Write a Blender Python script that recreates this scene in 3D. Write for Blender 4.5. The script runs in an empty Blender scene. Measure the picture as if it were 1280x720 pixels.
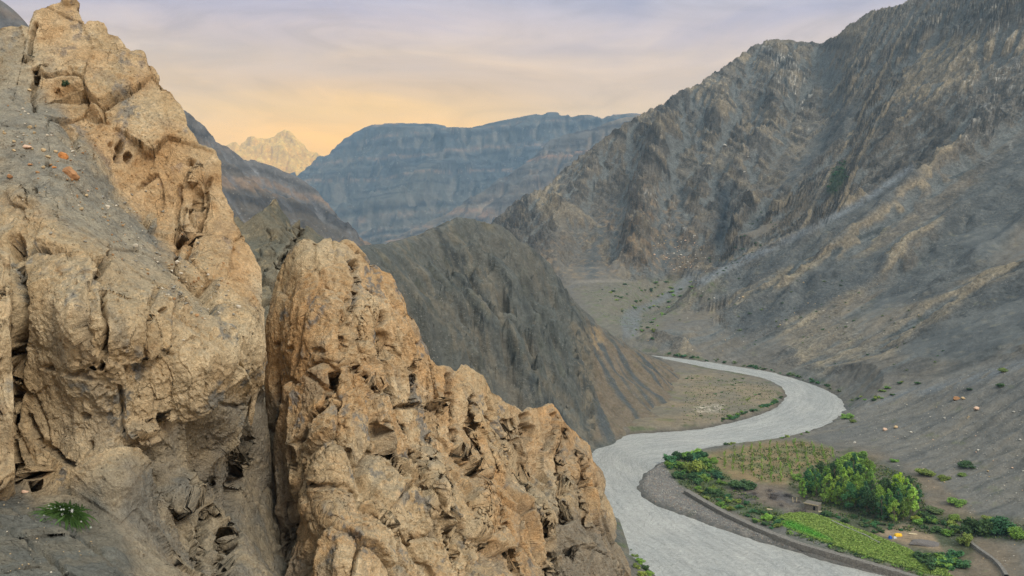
import bpy, math, random
import numpy as np
from concurrent.futures import ThreadPoolExecutor
from mathutils import Vector, Matrix
from mathutils.geometry import delaunay_2d_cdt

R = math.radians
scene = bpy.context.scene
COL = scene.collection
rng = np.random.default_rng(7)
random.seed(7)
F32 = np.float32

# ------------------------------------------------------------------ camera
W0, H0 = 1280.0, 720.0
FPX = 1108.0                       # focal length in photo pixels (hfov 60 deg)
CAMH = 120.0                       # metres above the river
PITCH = math.atan((360 - 250) / FPX)
CP, SP = math.cos(PITCH), math.sin(PITCH)
cam_data = bpy.data.cameras.new('camera')
cam_data.sensor_width = 36
cam_data.lens = 36 * FPX / W0
cam_data.clip_start = 0.5
cam_data.clip_end = 60000
cam = bpy.data.objects.new('camera', cam_data)
COL.objects.link(cam)
cam.location = (0, 0, CAMH)
cam.rotation_euler = (math.pi / 2 - PITCH, 0, 0)
scene.camera = cam


def ray(px, py):
    a = (np.asarray(px, float) - 640) / FPX
    b = (360 - np.asarray(py, float)) / FPX
    return np.stack([a, CP + b * SP, -SP + b * CP], -1)


def P(px, py, d):
    """point seen at photo pixel (px,py), d metres ahead (world Y)"""
    r = ray(px, py)
    t = np.asarray(d, float) / r[..., 1]
    return r * t[..., None] + np.array([0, 0, CAMH])


def G(px, py, z=0.0):
    r = ray(px, py)
    t = (z - CAMH) / r[..., 2]
    return r * t[..., None] + np.array([0, 0, CAMH])


def proj(p):
    x, y, z = p[..., 0], p[..., 1], p[..., 2] - CAMH
    dep = y * CP - z * SP
    up = y * SP + z * CP
    dep = np.maximum(dep, 1e-3)
    return 640 + FPX * x / dep, 360 - FPX * up / dep


def lin(r, g, b):
    f = lambda v: (v / 255 / 12.92) if v <= 10.3 else ((v / 255 + .055) / 1.055) ** 2.4
    return np.array([f(r), f(g), f(b)], F32)


# ------------------------------------------------------------------ numpy noise (threaded over chunks)
POOL = ThreadPoolExecutor(4)


def chunked(fn, pts, *a, n=120000):
    idx = range(0, len(pts), n)
    out = list(POOL.map(lambda i: fn(pts[i:i + n], *a), idx))
    if isinstance(out[0], tuple):
        return tuple(np.concatenate([o[k] for o in out]) for k in range(len(out[0])))
    return np.concatenate(out)


def _h(ix, iy, iz, s):
    h = (ix.astype(np.uint32) * np.uint32(374761393)) ^ (iy.astype(np.uint32) * np.uint32(668265263)) ^ \
        (iz.astype(np.uint32) * np.uint32(2147483647 - 1274126177)) ^ np.uint32((s * 2654435761) & 0xffffffff)
    h = (h ^ (h >> np.uint32(13))) * np.uint32(1274126177)
    h = (h ^ (h >> np.uint32(15))) * np.uint32(2246822519)
    return h ^ (h >> np.uint32(16))


def _perlin(p, s):
    p = p.astype(F32)
    i = np.floor(p).astype(np.int32)
    f = p - i
    u = f * f * f * (f * (f * 6 - 15) + 10)
    acc = None
    vals = []
    for dz in (0, 1):
        for dy in (0, 1):
            for dx in (0, 1):
                h = _h(i[:, 0] + dx, i[:, 1] + dy, i[:, 2] + dz, s)
                gx = (h & np.uint32(1023)).astype(F32) / 511.5 - 1
                gy = ((h >> np.uint32(10)) & np.uint32(1023)).astype(F32) / 511.5 - 1
                gz = ((h >> np.uint32(20)) & np.uint32(1023)).astype(F32) / 511.5 - 1
                vals.append(gx * (f[:, 0] - dx) + gy * (f[:, 1] - dy) + gz * (f[:, 2] - dz))
    L = lambda a, b, t: a + (b - a) * t
    x = [L(vals[k], vals[k + 1], u[:, 0]) for k in (0, 2, 4, 6)]
    y = [L(x[0], x[1], u[:, 1]), L(x[2], x[3], u[:, 1])]
    return L(y[0], y[1], u[:, 2]) * 1.5


def perlin(p, scale=1.0, s=0):
    """noise in about -1..1; scale = feature size in metres (number or 3 numbers)"""
    return chunked(lambda q: _perlin(q / np.asarray(scale, F32), s), p)


def _fbm(q, s, octv, ridged, gain):
    out = np.zeros(len(q), F32)
    a, tot, w = 1.0, 0.0, 1.0
    for k in range(octv):
        n = _perlin(q * F32(2.03 ** k) + F32(17.3 * k), s + k)
        if ridged:
            n = 1 - np.abs(n) * 1.6
            n = n * n
            out += a * n * w
            w = np.clip(n * 1.3, 0, 1)
        else:
            out += a * n
        tot += a
        a *= gain
    return out / tot


def fbm(p, scale=1.0, s=0, o=4, ridged=False, gain=0.5):
    return chunked(lambda q: _fbm((q / np.asarray(scale, F32)).astype(F32), s, o, ridged, gain), p)


def _voro(q, s):
    q = q.astype(F32)
    i = np.floor(q).astype(np.int32)
    f = q - i
    f1 = np.full(len(q), 9, F32)
    f2 = np.full(len(q), 9, F32)
    cid = np.zeros(len(q), np.uint32)
    ox = np.zeros((3, len(q)), F32)
    for dz in (-1, 0, 1):
        for dy in (-1, 0, 1):
            for dx in (-1, 0, 1):
                h = _h(i[:, 0] + dx, i[:, 1] + dy, i[:, 2] + dz, s)
                jx = (h & np.uint32(1023)).astype(F32) / 1023
                jy = ((h >> np.uint32(10)) & np.uint32(1023)).astype(F32) / 1023
                jz = ((h >> np.uint32(20)) & np.uint32(1023)).astype(F32) / 1023
                ex, ey, ez = dx + jx - f[:, 0], dy + jy - f[:, 1], dz + jz - f[:, 2]
                d = ex * ex + ey * ey + ez * ez
                nearer = d < f1
                ox[0] = np.where(nearer, ex, ox[0])
                ox[1] = np.where(nearer, ey, ox[1])
                ox[2] = np.where(nearer, ez, ox[2])
                f2 = np.where(nearer, f1, np.minimum(f2, d))
                cid = np.where(nearer, h, cid)
                f1 = np.minimum(f1, d)
    r = ((cid * np.uint32(2654435761)) >> np.uint32(12)).astype(F32) / F32(2 ** 20)
    g = cid * np.uint32(747796405)
    fac = sum(ox[k] * (((g >> np.uint32(6 + 8 * k)) & np.uint32(255)).astype(F32) / 127.5 - 1) for k in range(3))
    return np.sqrt(f1), np.sqrt(f2), r, fac


def voro(p, scale=1.0, s=0):
    return chunked(lambda q: _voro(q / np.asarray(scale, F32), s), p, n=60000)


def sstep(a, b, x):
    t = np.clip((x - a) / (b - a), 0, 1)
    return t * t * (3 - 2 * t)


def mix(a, b, t):
    t = np.asarray(t)
    if np.ndim(a) == 1 and len(np.shape(a)) == 1 and np.shape(a)[0] == 3 and t.ndim == 1:
        a = np.asarray(a)[None, :]
    if np.ndim(b) == 1 and np.shape(b)[0] == 3 and t.ndim == 1:
        b = np.asarray(b)[None, :]
    if np.ndim(a) == 2:
        t = t[:, None]
    return a + (b - a) * t


def in_poly(x, y, poly):
    poly = np.asarray(poly, float)
    inside = np.zeros(np.shape(x), bool)
    n = len(poly)
    for k in range(n):
        x1, y1 = poly[k]
        x2, y2 = poly[(k + 1) % n]
        if y1 == y2:
            continue
        c = ((y1 > y) != (y2 > y)) & (x < (x2 - x1) * (y - y1) / (y2 - y1) + x1)
        inside ^= c
    return inside


def line_dist(x, y, line, closed=False):
    line = np.asarray(line, float)
    d = np.full(np.shape(x), 1e9, F32)
    n = len(line)
    for k in range(n if closed else n - 1):
        a, b = line[k], line[(k + 1) % n]
        ab = b - a
        L = max(float(ab @ ab), 1e-9)
        t = np.clip(((x - a[0]) * ab[0] + (y - a[1]) * ab[1]) / L, 0, 1)
        dx = x - a[0] - t * ab[0]
        dy = y - a[1] - t * ab[1]
        d = np.minimum(d, dx * dx + dy * dy)
    return np.sqrt(d)


def soft_poly(x, y, poly, w):
    """1 inside the polygon, 0 outside, soft over w on either side"""
    d = line_dist(x, y, poly, True)
    s = np.where(in_poly(x, y, poly), d, -d)
    return sstep(-w, w, s)


def tps(pts, vals, smooth=0.0):
    pts = np.asarray(pts, float)
    vals = np.asarray(vals, float)
    n = len(pts)
    sc = 300.0
    q = pts / sc
    U = lambda r2: 0.5 * r2 * np.log(r2 + 1e-12)
    r2 = ((q[:, None] - q[None]) ** 2).sum(-1)
    K = U(r2) + np.eye(n) * smooth
    Pm = np.c_[np.ones(n), q]
    A = np.block([[K, Pm], [Pm.T, np.zeros((3, 3))]])
    w = np.linalg.solve(A, np.r_[vals, np.zeros(3)])

    def ev(x):
        x = x / sc
        r2 = ((x[:, None] - q[None]) ** 2).sum(-1)
        return (U(r2) @ w[:n] + w[n] + x @ w[n + 1:]).astype(F32)
    return lambda x: chunked(ev, np.asarray(x, float), n=30000)


# ------------------------------------------------------------------ meshes
def mesh_np(name, V, faces, mat=None, attrs=None, smooth=True, uvs=None):
    """V (n,3), faces (m,3|4) int array -> mesh data"""
    me = bpy.data.meshes.new(name)
    V = np.ascontiguousarray(V, F32)
    k = faces.shape[1]
    me.vertices.add(len(V))
    me.vertices.foreach_set('co', V.ravel())
    me.loops.add(faces.size)
    me.loops.foreach_set('vertex_index', np.ascontiguousarray(faces, np.int32).ravel())
    me.polygons.add(len(faces))
    me.polygons.foreach_set('loop_start', np.arange(0, faces.size, k, dtype=np.int32))
    for an, av in (attrs or {}).items():
        av = np.ascontiguousarray(av, F32)
        if av.ndim == 2:
            a = me.attributes.new(an, 'FLOAT_COLOR', 'POINT')
            full = np.ones((len(av), 4), F32)
            full[:, :3] = av
            a.data.foreach_set('color', full.ravel())
        else:
            a = me.attributes.new(an, 'FLOAT', 'POINT')
            a.data.foreach_set('value', av)
    me.update(calc_edges=True)
    if smooth:
        me.shade_smooth()
    else:
        me.shade_flat()
    if mat:
        me.materials.append(mat)
    return me


def obj(name, me, parent=None, **props):
    o = bpy.data.objects.new(name, me)
    COL.objects.link(o)
    if parent:
        o.parent = parent
    for a, b in props.items():
        o[a] = b
    return o


def grid_faces(nr, nc):
    i = np.arange((nr - 1) * (nc - 1))
    r, c = i // (nc - 1), i % (nc - 1)
    a = r * nc + c
    return np.stack([a, a + 1, a + nc + 1, a + nc], 1)


def grid_normals(V, nr, nc):
    g = V.reshape(nr, nc, 3)
    du = np.gradient(g, axis=1)
    dv = np.gradient(g, axis=0)
    n = np.cross(du, dv)
    n /= np.linalg.norm(n, axis=-1, keepdims=True) + 1e-9
    return n.reshape(-1, 3).astype(F32)


# ------------------------------------------------------------------ materials
def new_mat(name):
    m = bpy.data.materials.new(name)
    m.use_nodes = True
    nt = m.node_tree
    nt.nodes.clear()
    out = nt.nodes.new('ShaderNodeOutputMaterial')
    b = nt.nodes.new('ShaderNodeBsdfPrincipled')
    nt.links.new(b.outputs[0], out.inputs[0])
    b.inputs['Roughness'].default_value = 0.9
    b.inputs['Specular IOR Level'].default_value = 0.2
    return m, nt, b


class N:
    """small node helper"""
    def __init__(s, nt):
        s.nt = nt

    def n(s, t, **kw):
        x = s.nt.nodes.new('ShaderNode' + t)
        for a, b in kw.items():
            if isinstance(b, (int, float, str, bool)) and hasattr(x, a):
                setattr(x, a, b)
        return x

    def l(s, a, b):
        s.nt.links.new(a, b)

    def pos(s, scale=(1, 1, 1), rot=(0, 0, 0)):
        g = s.n('NewGeometry')
        m = s.n('Mapping')
        m.inputs['Scale'].default_value = scale
        m.inputs['Rotation'].default_value = rot
        s.l(g.outputs['Position'], m.inputs['Vector'])
        return m.outputs[0]

    def noise(s, vec, scale, detail=4, rough=.55, dist=0.0):
        x = s.n('TexNoise')
        x.inputs['Scale'].default_value = scale
        x.inputs['Detail'].default_value = detail
        x.inputs['Roughness'].default_value = rough
        x.inputs['Distortion'].default_value = dist
        s.l(vec, x.inputs['Vector'])
        return x.outputs[0]

    def ramp(s, fac, stops, interp='LINEAR'):
        r = s.n('ValToRGB')
        r.color_ramp.interpolation = interp
        e = r.color_ramp.elements
        while len(e) < len(stops):
            e.new(.5)
        for k, (p, c) in enumerate(stops):
            e[k].position = p
            e[k].color = (*c, 1) if not isinstance(c, (int, float)) else (c, c, c, 1)
        s.l(fac, r.inputs[0])
        return r.outputs[0]

    def math(s, op, a, b=None, c=None):
        x = s.n('Math')
        x.operation = op
        for k, v in enumerate((a, b, c)):
            if v is None:
                continue
            if isinstance(v, (int, float)):
                x.inputs[k].default_value = v
            else:
                s.l(v, x.inputs[k])
        return x.outputs[0]

    def mixc(s, fac, a, b, mode='MIX'):
        x = s.n('Mix')
        x.data_type = 'RGBA'
        x.blend_type = mode
        for sock, v in ((x.inputs[0], fac), (x.inputs[6], a), (x.inputs[7], b)):
            if isinstance(v, (int, float)):
                sock.default_value = v
            elif isinstance(v, (tuple, list, np.ndarray)):
                sock.default_value = (*[float(q) for q in v][:3], 1)
            else:
                s.l(v, sock)
        return x.outputs[2]

    def attr(s, name):
        x = s.n('Attribute')
        x.attribute_name = name
        return x

    def bump(s, h, dist, strength=1.0, normal=None):
        x = s.n('Bump')
        x.inputs['Distance'].default_value = dist
        x.inputs['Strength'].default_value = strength
        s.l(h, x.inputs['Height'])
        if normal:
            s.l(normal, x.inputs['Normal'])
        return x.outputs[0]
# ------------------------------------------------------------------ sky and light (overcast evening)
SUN_EL, SUN_AZ = R(40), R(140)      # azimuth clockwise from +Y (the view direction): behind the viewer, to the right
world = bpy.data.worlds.new('World')
scene.world = world
world.use_nodes = True
wn = N(world.node_tree)
world.node_tree.nodes.clear()
wout = wn.n('OutputWorld')
sky = wn.n('TexSky')
sky.sky_type = 'NISHITA'
sky.sun_disc = False
sky.sun_elevation = SUN_EL
sky.sun_rotation = SUN_AZ
sky.air_density = 1.0
sky.dust_density = 2.0
bg1 = wn.n('Background')
bg1.inputs[1].default_value = 0.08
wn.l(sky.outputs[0], bg1.inputs[0])
tc = wn.n('TexCoord')
sep = wn.n('SeparateXYZ')
wn.l(tc.outputs['Generated'], sep.inputs[0])
el = wn.math('ARCSINE', sep.outputs[2])                       # elevation, radians
az = wn.math('ARCTAN2', sep.outputs[0], sep.outputs[1])       # 0 = ahead
# cloud sheet: stretched noise in azimuth / elevation
cmb = wn.n('CombineXYZ')
wn.l(wn.math('MULTIPLY', az, 2.0), cmb.inputs[0])
wn.l(wn.math('MULTIPLY', el, 8.5), cmb.inputs[1])
wn.l(wn.math('MULTIPLY', sep.outputs[1], .7), cmb.inputs[2])
n1 = wn.noise(cmb.outputs[0], 1.5, 7, .55, .5)
n2 = wn.noise(cmb.outputs[0], 3.2, 7, .6, 1.2)
elj = wn.math('ADD', el, wn.math('MULTIPLY', wn.math('SUBTRACT', n1, .5), .055))
# colour of the cloud sheet by height above the horizon
base = wn.ramp(wn.math('DIVIDE', elj, .40), [
    (0.00, (1.25, .60, .06)), (.18, (1.12, .58, .08)), (.25, (.90, .52, .13)),
    (.32, (.70, .45, .22)), (.40, (.58, .43, .31)), (.48, (.47, .385, .375)), (.58, (.35, .34, .42)), (1.0, (.32, .34, .40))])
cool = wn.ramp(wn.math('DIVIDE', elj, .40), [
    (0.00, (.86, .58, .28)), (.22, (.68, .49, .31)), (.34, (.55, .42, .32)), (.44, (.44, .37, .37)), (.56, (.32, .325, .41)), (1.0, (.30, .32, .39))])
# the glow sits around the valley mouth, a little left of straight ahead
azd = wn.math('ABSOLUTE', wn.math('ADD', az, .20))
glow = wn.ramp(wn.math('DIVIDE', azd, 1.6), [(0.0, 1.0), (.08, .85), (.20, .35), (.42, .06), (1.0, 0.0)], 'EASE')
ccol = wn.mixc(glow, cool, base)
streak = wn.ramp(n2, [(.33, .90), (.48, 1.0), (.66, 1.07)])
grey = wn.ramp(n1, [(.46, 0.0), (.56, .70), (.70, .9)])
ccol = wn.mixc(wn.math('MULTIPLY', grey, wn.ramp(el, [(.08, .2), (.2, .65)])), ccol, wn.mixc(1.0, ccol, (.72, .74, .86), 'MULTIPLY'))
ccol = wn.mixc(1.0, ccol, streak, 'MULTIPLY')
# overcast: the sheet grows brighter towards the zenith, and dull below the horizon
zen = wn.ramp(el, [(.0, 0.0), (.36, 0.0), (.75, .75), (1.0, 1.0)])
ccol = wn.mixc(zen, ccol, (.74, .82, .83))
ccol = wn.mixc(wn.ramp(wn.math('ADD', el, .12), [(.0, 1.0), (.08, 0.0)]), ccol, (.16, .15, .13))
bg2 = wn.n('Background')
bg2.inputs[1].default_value = 1.0
wn.l(ccol, bg2.inputs[0])
msh = wn.n('MixShader')
gap = wn.ramp(wn.noise(cmb.outputs[0], .9, 4, .5), [(.3, .86), (.55, 1.0)])
wn.l(gap, msh.inputs[0])
wn.l(bg1.outputs[0], msh.inputs[1])
wn.l(bg2.outputs[0], msh.inputs[2])
wn.l(msh.outputs[0], wout.inputs[0])

sd = bpy.data.lights.new('sun', 'SUN')
sd.energy = 1.5
sd.angle = R(20)
sd.color = (1.0, .93, .82)
so = bpy.data.objects.new('sun', sd)
COL.objects.link(so)
dirv = Vector((math.sin(SUN_AZ) * math.cos(SUN_EL), math.cos(SUN_AZ) * math.cos(SUN_EL), math.sin(SUN_EL)))
so.rotation_euler = dirv.to_track_quat('Z', 'Y').to_euler()
so.location = dirv * 300

scene.view_settings.view_transform = 'Standard'
scene.view_settings.look = 'None'
scene.view_settings.exposure = 0.72
scene.view_settings.gamma = 1
scene.render.engine = 'CYCLES'
cy = scene.cycles
cy.use_denoising = True
cy.denoising_prefilter = 'NONE'
try:
    cy.denoiser = 'OPENIMAGEDENOISE'
except Exception:
    pass
cy.max_bounces = 4
cy.diffuse_bounces = 2
cy.glossy_bounces = 2
cy.transmission_bounces = 2
cy.volume_bounces = 0
cy.transparent_max_bounces = 4
cy.use_adaptive_sampling = True
cy.adaptive_threshold = 0.008
# ------------------------------------------------------------------ heightfields from break lines
def tin(chains, points, xs, ys):
    """linear surface through 3-D break lines; returns Z on the xs/ys grid"""
    vv, ee = [], []
    for ch in chains:
        ch = np.asarray(ch, float)
        b = len(vv)
        vv += [tuple(p) for p in ch]
        ee += [(b + k, b + k + 1) for k in range(len(ch) - 1)]
    vv += [tuple(p) for p in points]
    v2 = [Vector((p[0], p[1])) for p in vv]
    ov, oe, of, ovo, _, _ = delaunay_2d_cdt(v2, ee, [], 0, 1e-4)
    A = np.array([[p[0], p[1]] for p in vv])
    zz = np.array([p[2] for p in vv])
    oz = np.empty(len(ov))
    for k, o in enumerate(ovo):
        if len(o):
            oz[k] = np.mean([zz[i] for i in o])
        else:
            d = ((A - np.array(ov[k])) ** 2).sum(1)
            i = np.argsort(d)[:3]
            w = 1 / (d[i] + 1e-6)
            oz[k] = (zz[i] * w).sum() / w.sum()
    Z = np.full((len(ys), len(xs)), np.nan)
    x0, y0, dx, dy = xs[0], ys[0], xs[1] - xs[0], ys[1] - ys[0]
    for t in of:
        p = [np.array(ov[i]) for i in t]
        z = [oz[i] for i in t]
        lo = np.min(p, 0)
        hi = np.max(p, 0)
        i0, i1 = max(0, int((lo[0] - x0) / dx)), min(len(xs) - 1, int((hi[0] - x0) / dx) + 1)
        j0, j1 = max(0, int((lo[1] - y0) / dy)), min(len(ys) - 1, int((hi[1] - y0) / dy) + 1)
        if i1 < i0 or j1 < j0:
            continue
        X, Y = np.meshgrid(xs[i0:i1 + 1], ys[j0:j1 + 1])
        den = (p[1][1] - p[2][1]) * (p[0][0] - p[2][0]) + (p[2][0] - p[1][0]) * (p[0][1] - p[2][1])
        if abs(den) < 1e-9:
            continue
        a = ((p[1][1] - p[2][1]) * (X - p[2][0]) + (p[2][0] - p[1][0]) * (Y - p[2][1])) / den
        b = ((p[2][1] - p[0][1]) * (X - p[2][0]) + (p[0][0] - p[2][0]) * (Y - p[2][1])) / den
        c = 1 - a - b
        m = (a > -1e-6) & (b > -1e-6) & (c > -1e-6)
        zt = a * z[0] + b * z[1] + c * z[2]
        sub = Z[j0:j1 + 1, i0:i1 + 1]
        sub[m] = zt[m]
    # fill outside the hull with the nearest known value
    if np.isnan(Z).any():
        for _ in range(600):
            m = np.isnan(Z)
            if not m.any():
                break
            acc = np.zeros_like(Z)
            cnt = np.zeros_like(Z)
            for sy, sx in ((0, 1), (0, -1), (1, 0), (-1, 0)):
                q = np.roll(Z, (sy, sx), (0, 1))
                if sx == 1: q[:, 0] = np.nan
                if sx == -1: q[:, -1] = np.nan
                if sy == 1: q[0] = np.nan
                if sy == -1: q[-1] = np.nan
                ok = ~np.isnan(q)
                acc[ok] += q[ok]
                cnt[ok] += 1
            fill = m & (cnt > 0)
            Z[fill] = acc[fill] / cnt[fill]
    return Z


def blur(Z, n=1):
    for _ in range(n):
        q = np.pad(Z, 1, mode='edge')
        Z = (q[1:-1, :-2] + 2 * q[1:-1, 1:-1] + q[1:-1, 2:]) / 4
        q = np.pad(Z, 1, mode='edge')
        Z = (q[:-2, 1:-1] + 2 * q[1:-1, 1:-1] + q[2:, 1:-1]) / 4
    return Z


def bil(Z, xs, ys, x, y):
    fx = np.clip((x - xs[0]) / (xs[1] - xs[0]), 0, len(xs) - 1.001)
    fy = np.clip((y - ys[0]) / (ys[1] - ys[0]), 0, len(ys) - 1.001)
    i, j = fx.astype(int), fy.astype(int)
    u, v = fx - i, fy - j
    return (Z[j, i] * (1 - u) * (1 - v) + Z[j, i + 1] * u * (1 - v) + Z[j + 1, i] * (1 - u) * v + Z[j + 1, i + 1] * u * v)


def erode(Z, cell, mask, n=60000, steps=50, seed=3, rate=.3, cap=4.0, batch=6000):
    """droplets carving gullies down the slopes (heights in cells)"""
    r = np.random.default_rng(seed)
    h = (Z / cell).astype(float)
    ny, nx = h.shape
    flat = h.ravel()
    mk = mask.ravel()
    batch = max(400, min(batch, nx * ny // 14))
    for _ in range(n // batch):
        x = r.uniform(1, nx - 2.01, batch)
        y = r.uniform(1, ny - 2.01, batch)
        dx = np.zeros(batch); dy = np.zeros(batch)
        vel = np.ones(batch); wat = np.ones(batch); sed = np.zeros(batch)
        alive = np.ones(batch, bool)
        for s in range(steps):
            i = x.astype(int); j = y.astype(int)
            u = x - i; v = y - j
            k = j * nx + i
            h00, h10, h01, h11 = flat[k], flat[k + 1], flat[k + nx], flat[k + nx + 1]
            gx = (h10 - h00) * (1 - v) + (h11 - h01) * v
            gy = (h01 - h00) * (1 - u) + (h11 - h10) * u
            hc = h00 * (1 - u) * (1 - v) + h10 * u * (1 - v) + h01 * (1 - u) * v + h11 * u * v
            dx = dx * .2 - gx * .8
            dy = dy * .2 - gy * .8
            L = np.sqrt(dx * dx + dy * dy) + 1e-9
            dx /= L; dy /= L
            nxp = np.clip(x + dx, 1, nx - 2.01); nyp = np.clip(y + dy, 1, ny - 2.01)
            i2 = nxp.astype(int); j2 = nyp.astype(int)
            u2 = nxp - i2; v2 = nyp - j2
            k2 = j2 * nx + i2
            hn = flat[k2] * (1 - u2) * (1 - v2) + flat[k2 + 1] * u2 * (1 - v2) + flat[k2 + nx] * (1 - u2) * v2 + flat[k2 + nx + 1] * u2 * v2
            dh = hn - hc
            c = np.maximum(-dh, .01) * vel * wat * cap
            dep = np.where(dh > 0, np.minimum(dh, sed), np.where(sed > c, (sed - c) * rate, 0))
            ero = np.where((dh <= 0) & (sed <= c), np.minimum((c - sed) * rate, -dh), 0)
            ch = (dep - ero) * mk[k] * alive
            sed = np.clip(sed - ch, 0, None)
            acc = np.zeros(flat.size)
            for q, wgt in ((k, (1 - u) * (1 - v)), (k + 1, u * (1 - v)), (k + nx, (1 - u) * v), (k + nx + 1, u * v)):
                acc += np.bincount(q, ch * wgt, minlength=flat.size)
            flat += np.clip(acc, -.12, .12)
            vel = np.sqrt(np.clip(vel * vel - dh * 2, 0.01, 6))
            wat *= .98
            x, y = nxp, nyp
    return flat.reshape(ny, nx) * cell


def L3(seq):
    """[(px,py,d)...] -> 3-D chain; ('z') entries (px,py,None,z) sit on the plane z"""
    out = []
    for s in seq:
        out.append(G(s[0], s[1], s[3]) if len(s) == 4 else P(*s))
    return np.array(out)


def polar(px0, px1, ncol, r0, r1, nrow):
    ax = np.linspace(px0, px1, ncol)
    t = (ax - 640) / FPX
    y = np.exp(np.linspace(math.log(r0), math.log(r1), nrow))
    Y, T = np.meshgrid(y, t, indexing='ij')
    return (T * Y).ravel(), Y.ravel()


# ------------------------------------------------------------------ river outline (water level z = 0)
RIVER_IN = [(700, 440), (770, 444), (828, 449), (860, 455), (890, 460), (925, 466), (960, 474), (980, 485), (983, 495), (975, 507), (955, 517),
            (930, 525), (905, 531), (880, 536), (850, 539), (800, 542), (768, 545), (745, 549), (728, 560), (715, 585), (715, 620),
            (740, 660), (772, 683), (800, 701), (818, 716), (838, 740), (870, 800), (910, 900)]
RIVER_OUT = [(700, 434), (780, 441), (845, 447), (880, 452), (920, 459), (960, 465), (1000, 475), (1030, 486), (1050, 497), (1057, 507),
             (1053, 518), (1035, 530), (1010, 540), (980, 547), (950, 552), (910, 557), (870, 563), (840, 571), (818, 582), (803, 595), (798, 608),
             (801, 620), (815, 630), (840, 640), (870, 650), (900, 661), (940, 674), (980, 686), (1030, 701), (1080, 713), (1140, 728), (1200, 747), (1300, 785), (1500, 870)]
rin = np.array([G(*p)[:2] for p in RIVER_IN])
rout = np.array([G(*p)[:2] for p in RIVER_OUT])


def smooth_line(a, n=3):
    for _ in range(n):
        q = .75 * a[:-1] + .25 * a[1:]
        w = .25 * a[:-1] + .75 * a[1:]
        a = np.concatenate([a[:1], np.stack([q, w], 1).reshape(-1, 2), a[-1:]])
    return a


rin_s, rout_s = smooth_line(rin, 2), smooth_line(rout, 2)
river_poly = np.concatenate([rin_s, rout_s[::-1]])

# ------------------------------------------------------------------ valley floor and the range on the far bank, one height surface
Z4 = lambda px, py, z: (px, py, None, z)
chains = [
    # crest of the range, falling away to the left
    [(560, 330, 1350), (620, 268, 1330), (660, 240, 1350), (690, 222, 1370), (722, 204, 1370), (742, 182, 1380), (760, 168, 1390), (780, 150, 1410), (808, 136, 1440),
     (832, 124, 1450), (840, 112, 1455), (860, 106, 1470), (880, 94, 1490), (905, 80, 1510), (925, 66, 1530), (945, 52, 1560), (958, 46, 1565), (975, 47, 1560), (1000, 49, 1550),
     (1035, 46, 1490), (1060, 26, 1420), (1090, 9, 1380), (1130, 2, 1330), (1200, -45, 1270), (1290, -90, 1150), (1420, -120, 1050), (1640, -120, 1000)],
    # foot of that crest on the valley floor
    [(560, 365, 1000), (640, 362, 980), (720, 357, 945), (752, 352, 965), (780, 352, 970), (800, 346, 985), (830, 341, 1000), (868, 338, 1010)],
    # spurs
    [(840, 112, 1455), (828, 160, 1310), (815, 215, 1190), (800, 280, 1080), (790, 335, 1000), (784, 351, 972)],
    [(742, 182, 1380), (730, 230, 1280), (700, 280, 1160), (690, 320, 1050), (688, 358, 965)],
    [(680, 232, 1365), (655, 280, 1230), (640, 320, 1100)],
    [(905, 80, 1510), (898, 140, 1370), (880, 200, 1230), (868, 260, 1120), (858, 310, 1045), (850, 340, 1003)],
    [(958, 46, 1565), (975, 90, 1440), (965, 140, 1330), (930, 190, 1220), (905, 235, 1140)],
    [(1060, 26, 1420), (1075, 70, 1330), (1060, 120, 1230)],
    # gullies
    [(790, 150, 1420), (785, 200, 1330), (765, 250, 1220), (742, 310, 1080), (725, 357, 948)],
    [(875, 105, 1490), (862, 150, 1380), (850, 210, 1250), (838, 280, 1110), (826, 341, 1000)],
    [(935, 70, 1540), (930, 120, 1420), (912, 180, 1280), (895, 235, 1160), (892, 290, 1070), (872, 337, 1010), (842, 352, 960), (815, 372, 880), (792, 386, 800), (778, 404, 735), (785, 420, 700)],
    [(1020, 60, 1530), (1030, 110, 1400), (1022, 165, 1250), (1000, 195, 1180), (975, 218, 1130), (950, 255, 1075), (925, 295, 1040), (895, 328, 1020)],
    # nose between the gorge and the side gully
    [(1000, 200, 1165), (950, 225, 1080), (925, 240, 1040), (905, 285, 1010), (885, 335, 985)],
    # the near slope: ribs and chutes running down to the left
    [(1130, 110, 1180), (1080, 150, 1160), (1045, 200, 1120), (1010, 245, 1060), (985, 285, 1000), (940, 330, 940), (890, 352, 930)],
    [(1250, 100, 1010), (1180, 160, 960), (1130, 205, 920), (1070, 245, 890), (1000, 292, 860), (930, 325, 850), (868, 352, 880)],
    [(1300, 110, 960), (1210, 180, 900), (1150, 225, 860), (1090, 270, 820), (1030, 320, 780), (960, 365, 750)],
    [(1320, 180, 850), (1240, 240, 800), (1180, 290, 760), (1110, 345, 720), (1040, 395, 680)],
    [(1330, 250, 760), (1280, 290, 720), (1220, 330, 680), (1160, 375, 650), (1090, 425, 600)],
    [(1400, 300, 620), (1300, 330, 600), (1230, 375, 580), (1150, 425, 560)],
    # break between the brown slope and the grey fan
    [(1056, 502, 498), (1090, 491, 503), (1130, 479, 505), (1180, 466, 495), (1230, 452, 480), (1280, 440, 462), (1400, 405, 430), (1600, 350, 400)],
    # terrace edge above the fluted bank, and its foot
    [(820, 436, 690), (860, 432, 690), (900, 428, 690), (940, 429, 680), (980, 435, 655), (1010, 444, 620), (1030, 458, 590)],
    [(820, 443, 672), (880, 449, 662), (920, 455, 650), (960, 462, 628), (1000, 472, 590)],
    # tributary flat
    [(720, 362, 925), (750, 375, 860), (760, 395, 780), (765, 420, 715)],
    [(800, 385, 820), (830, 400, 760), (850, 420, 690)],
]
zpts = []
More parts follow.
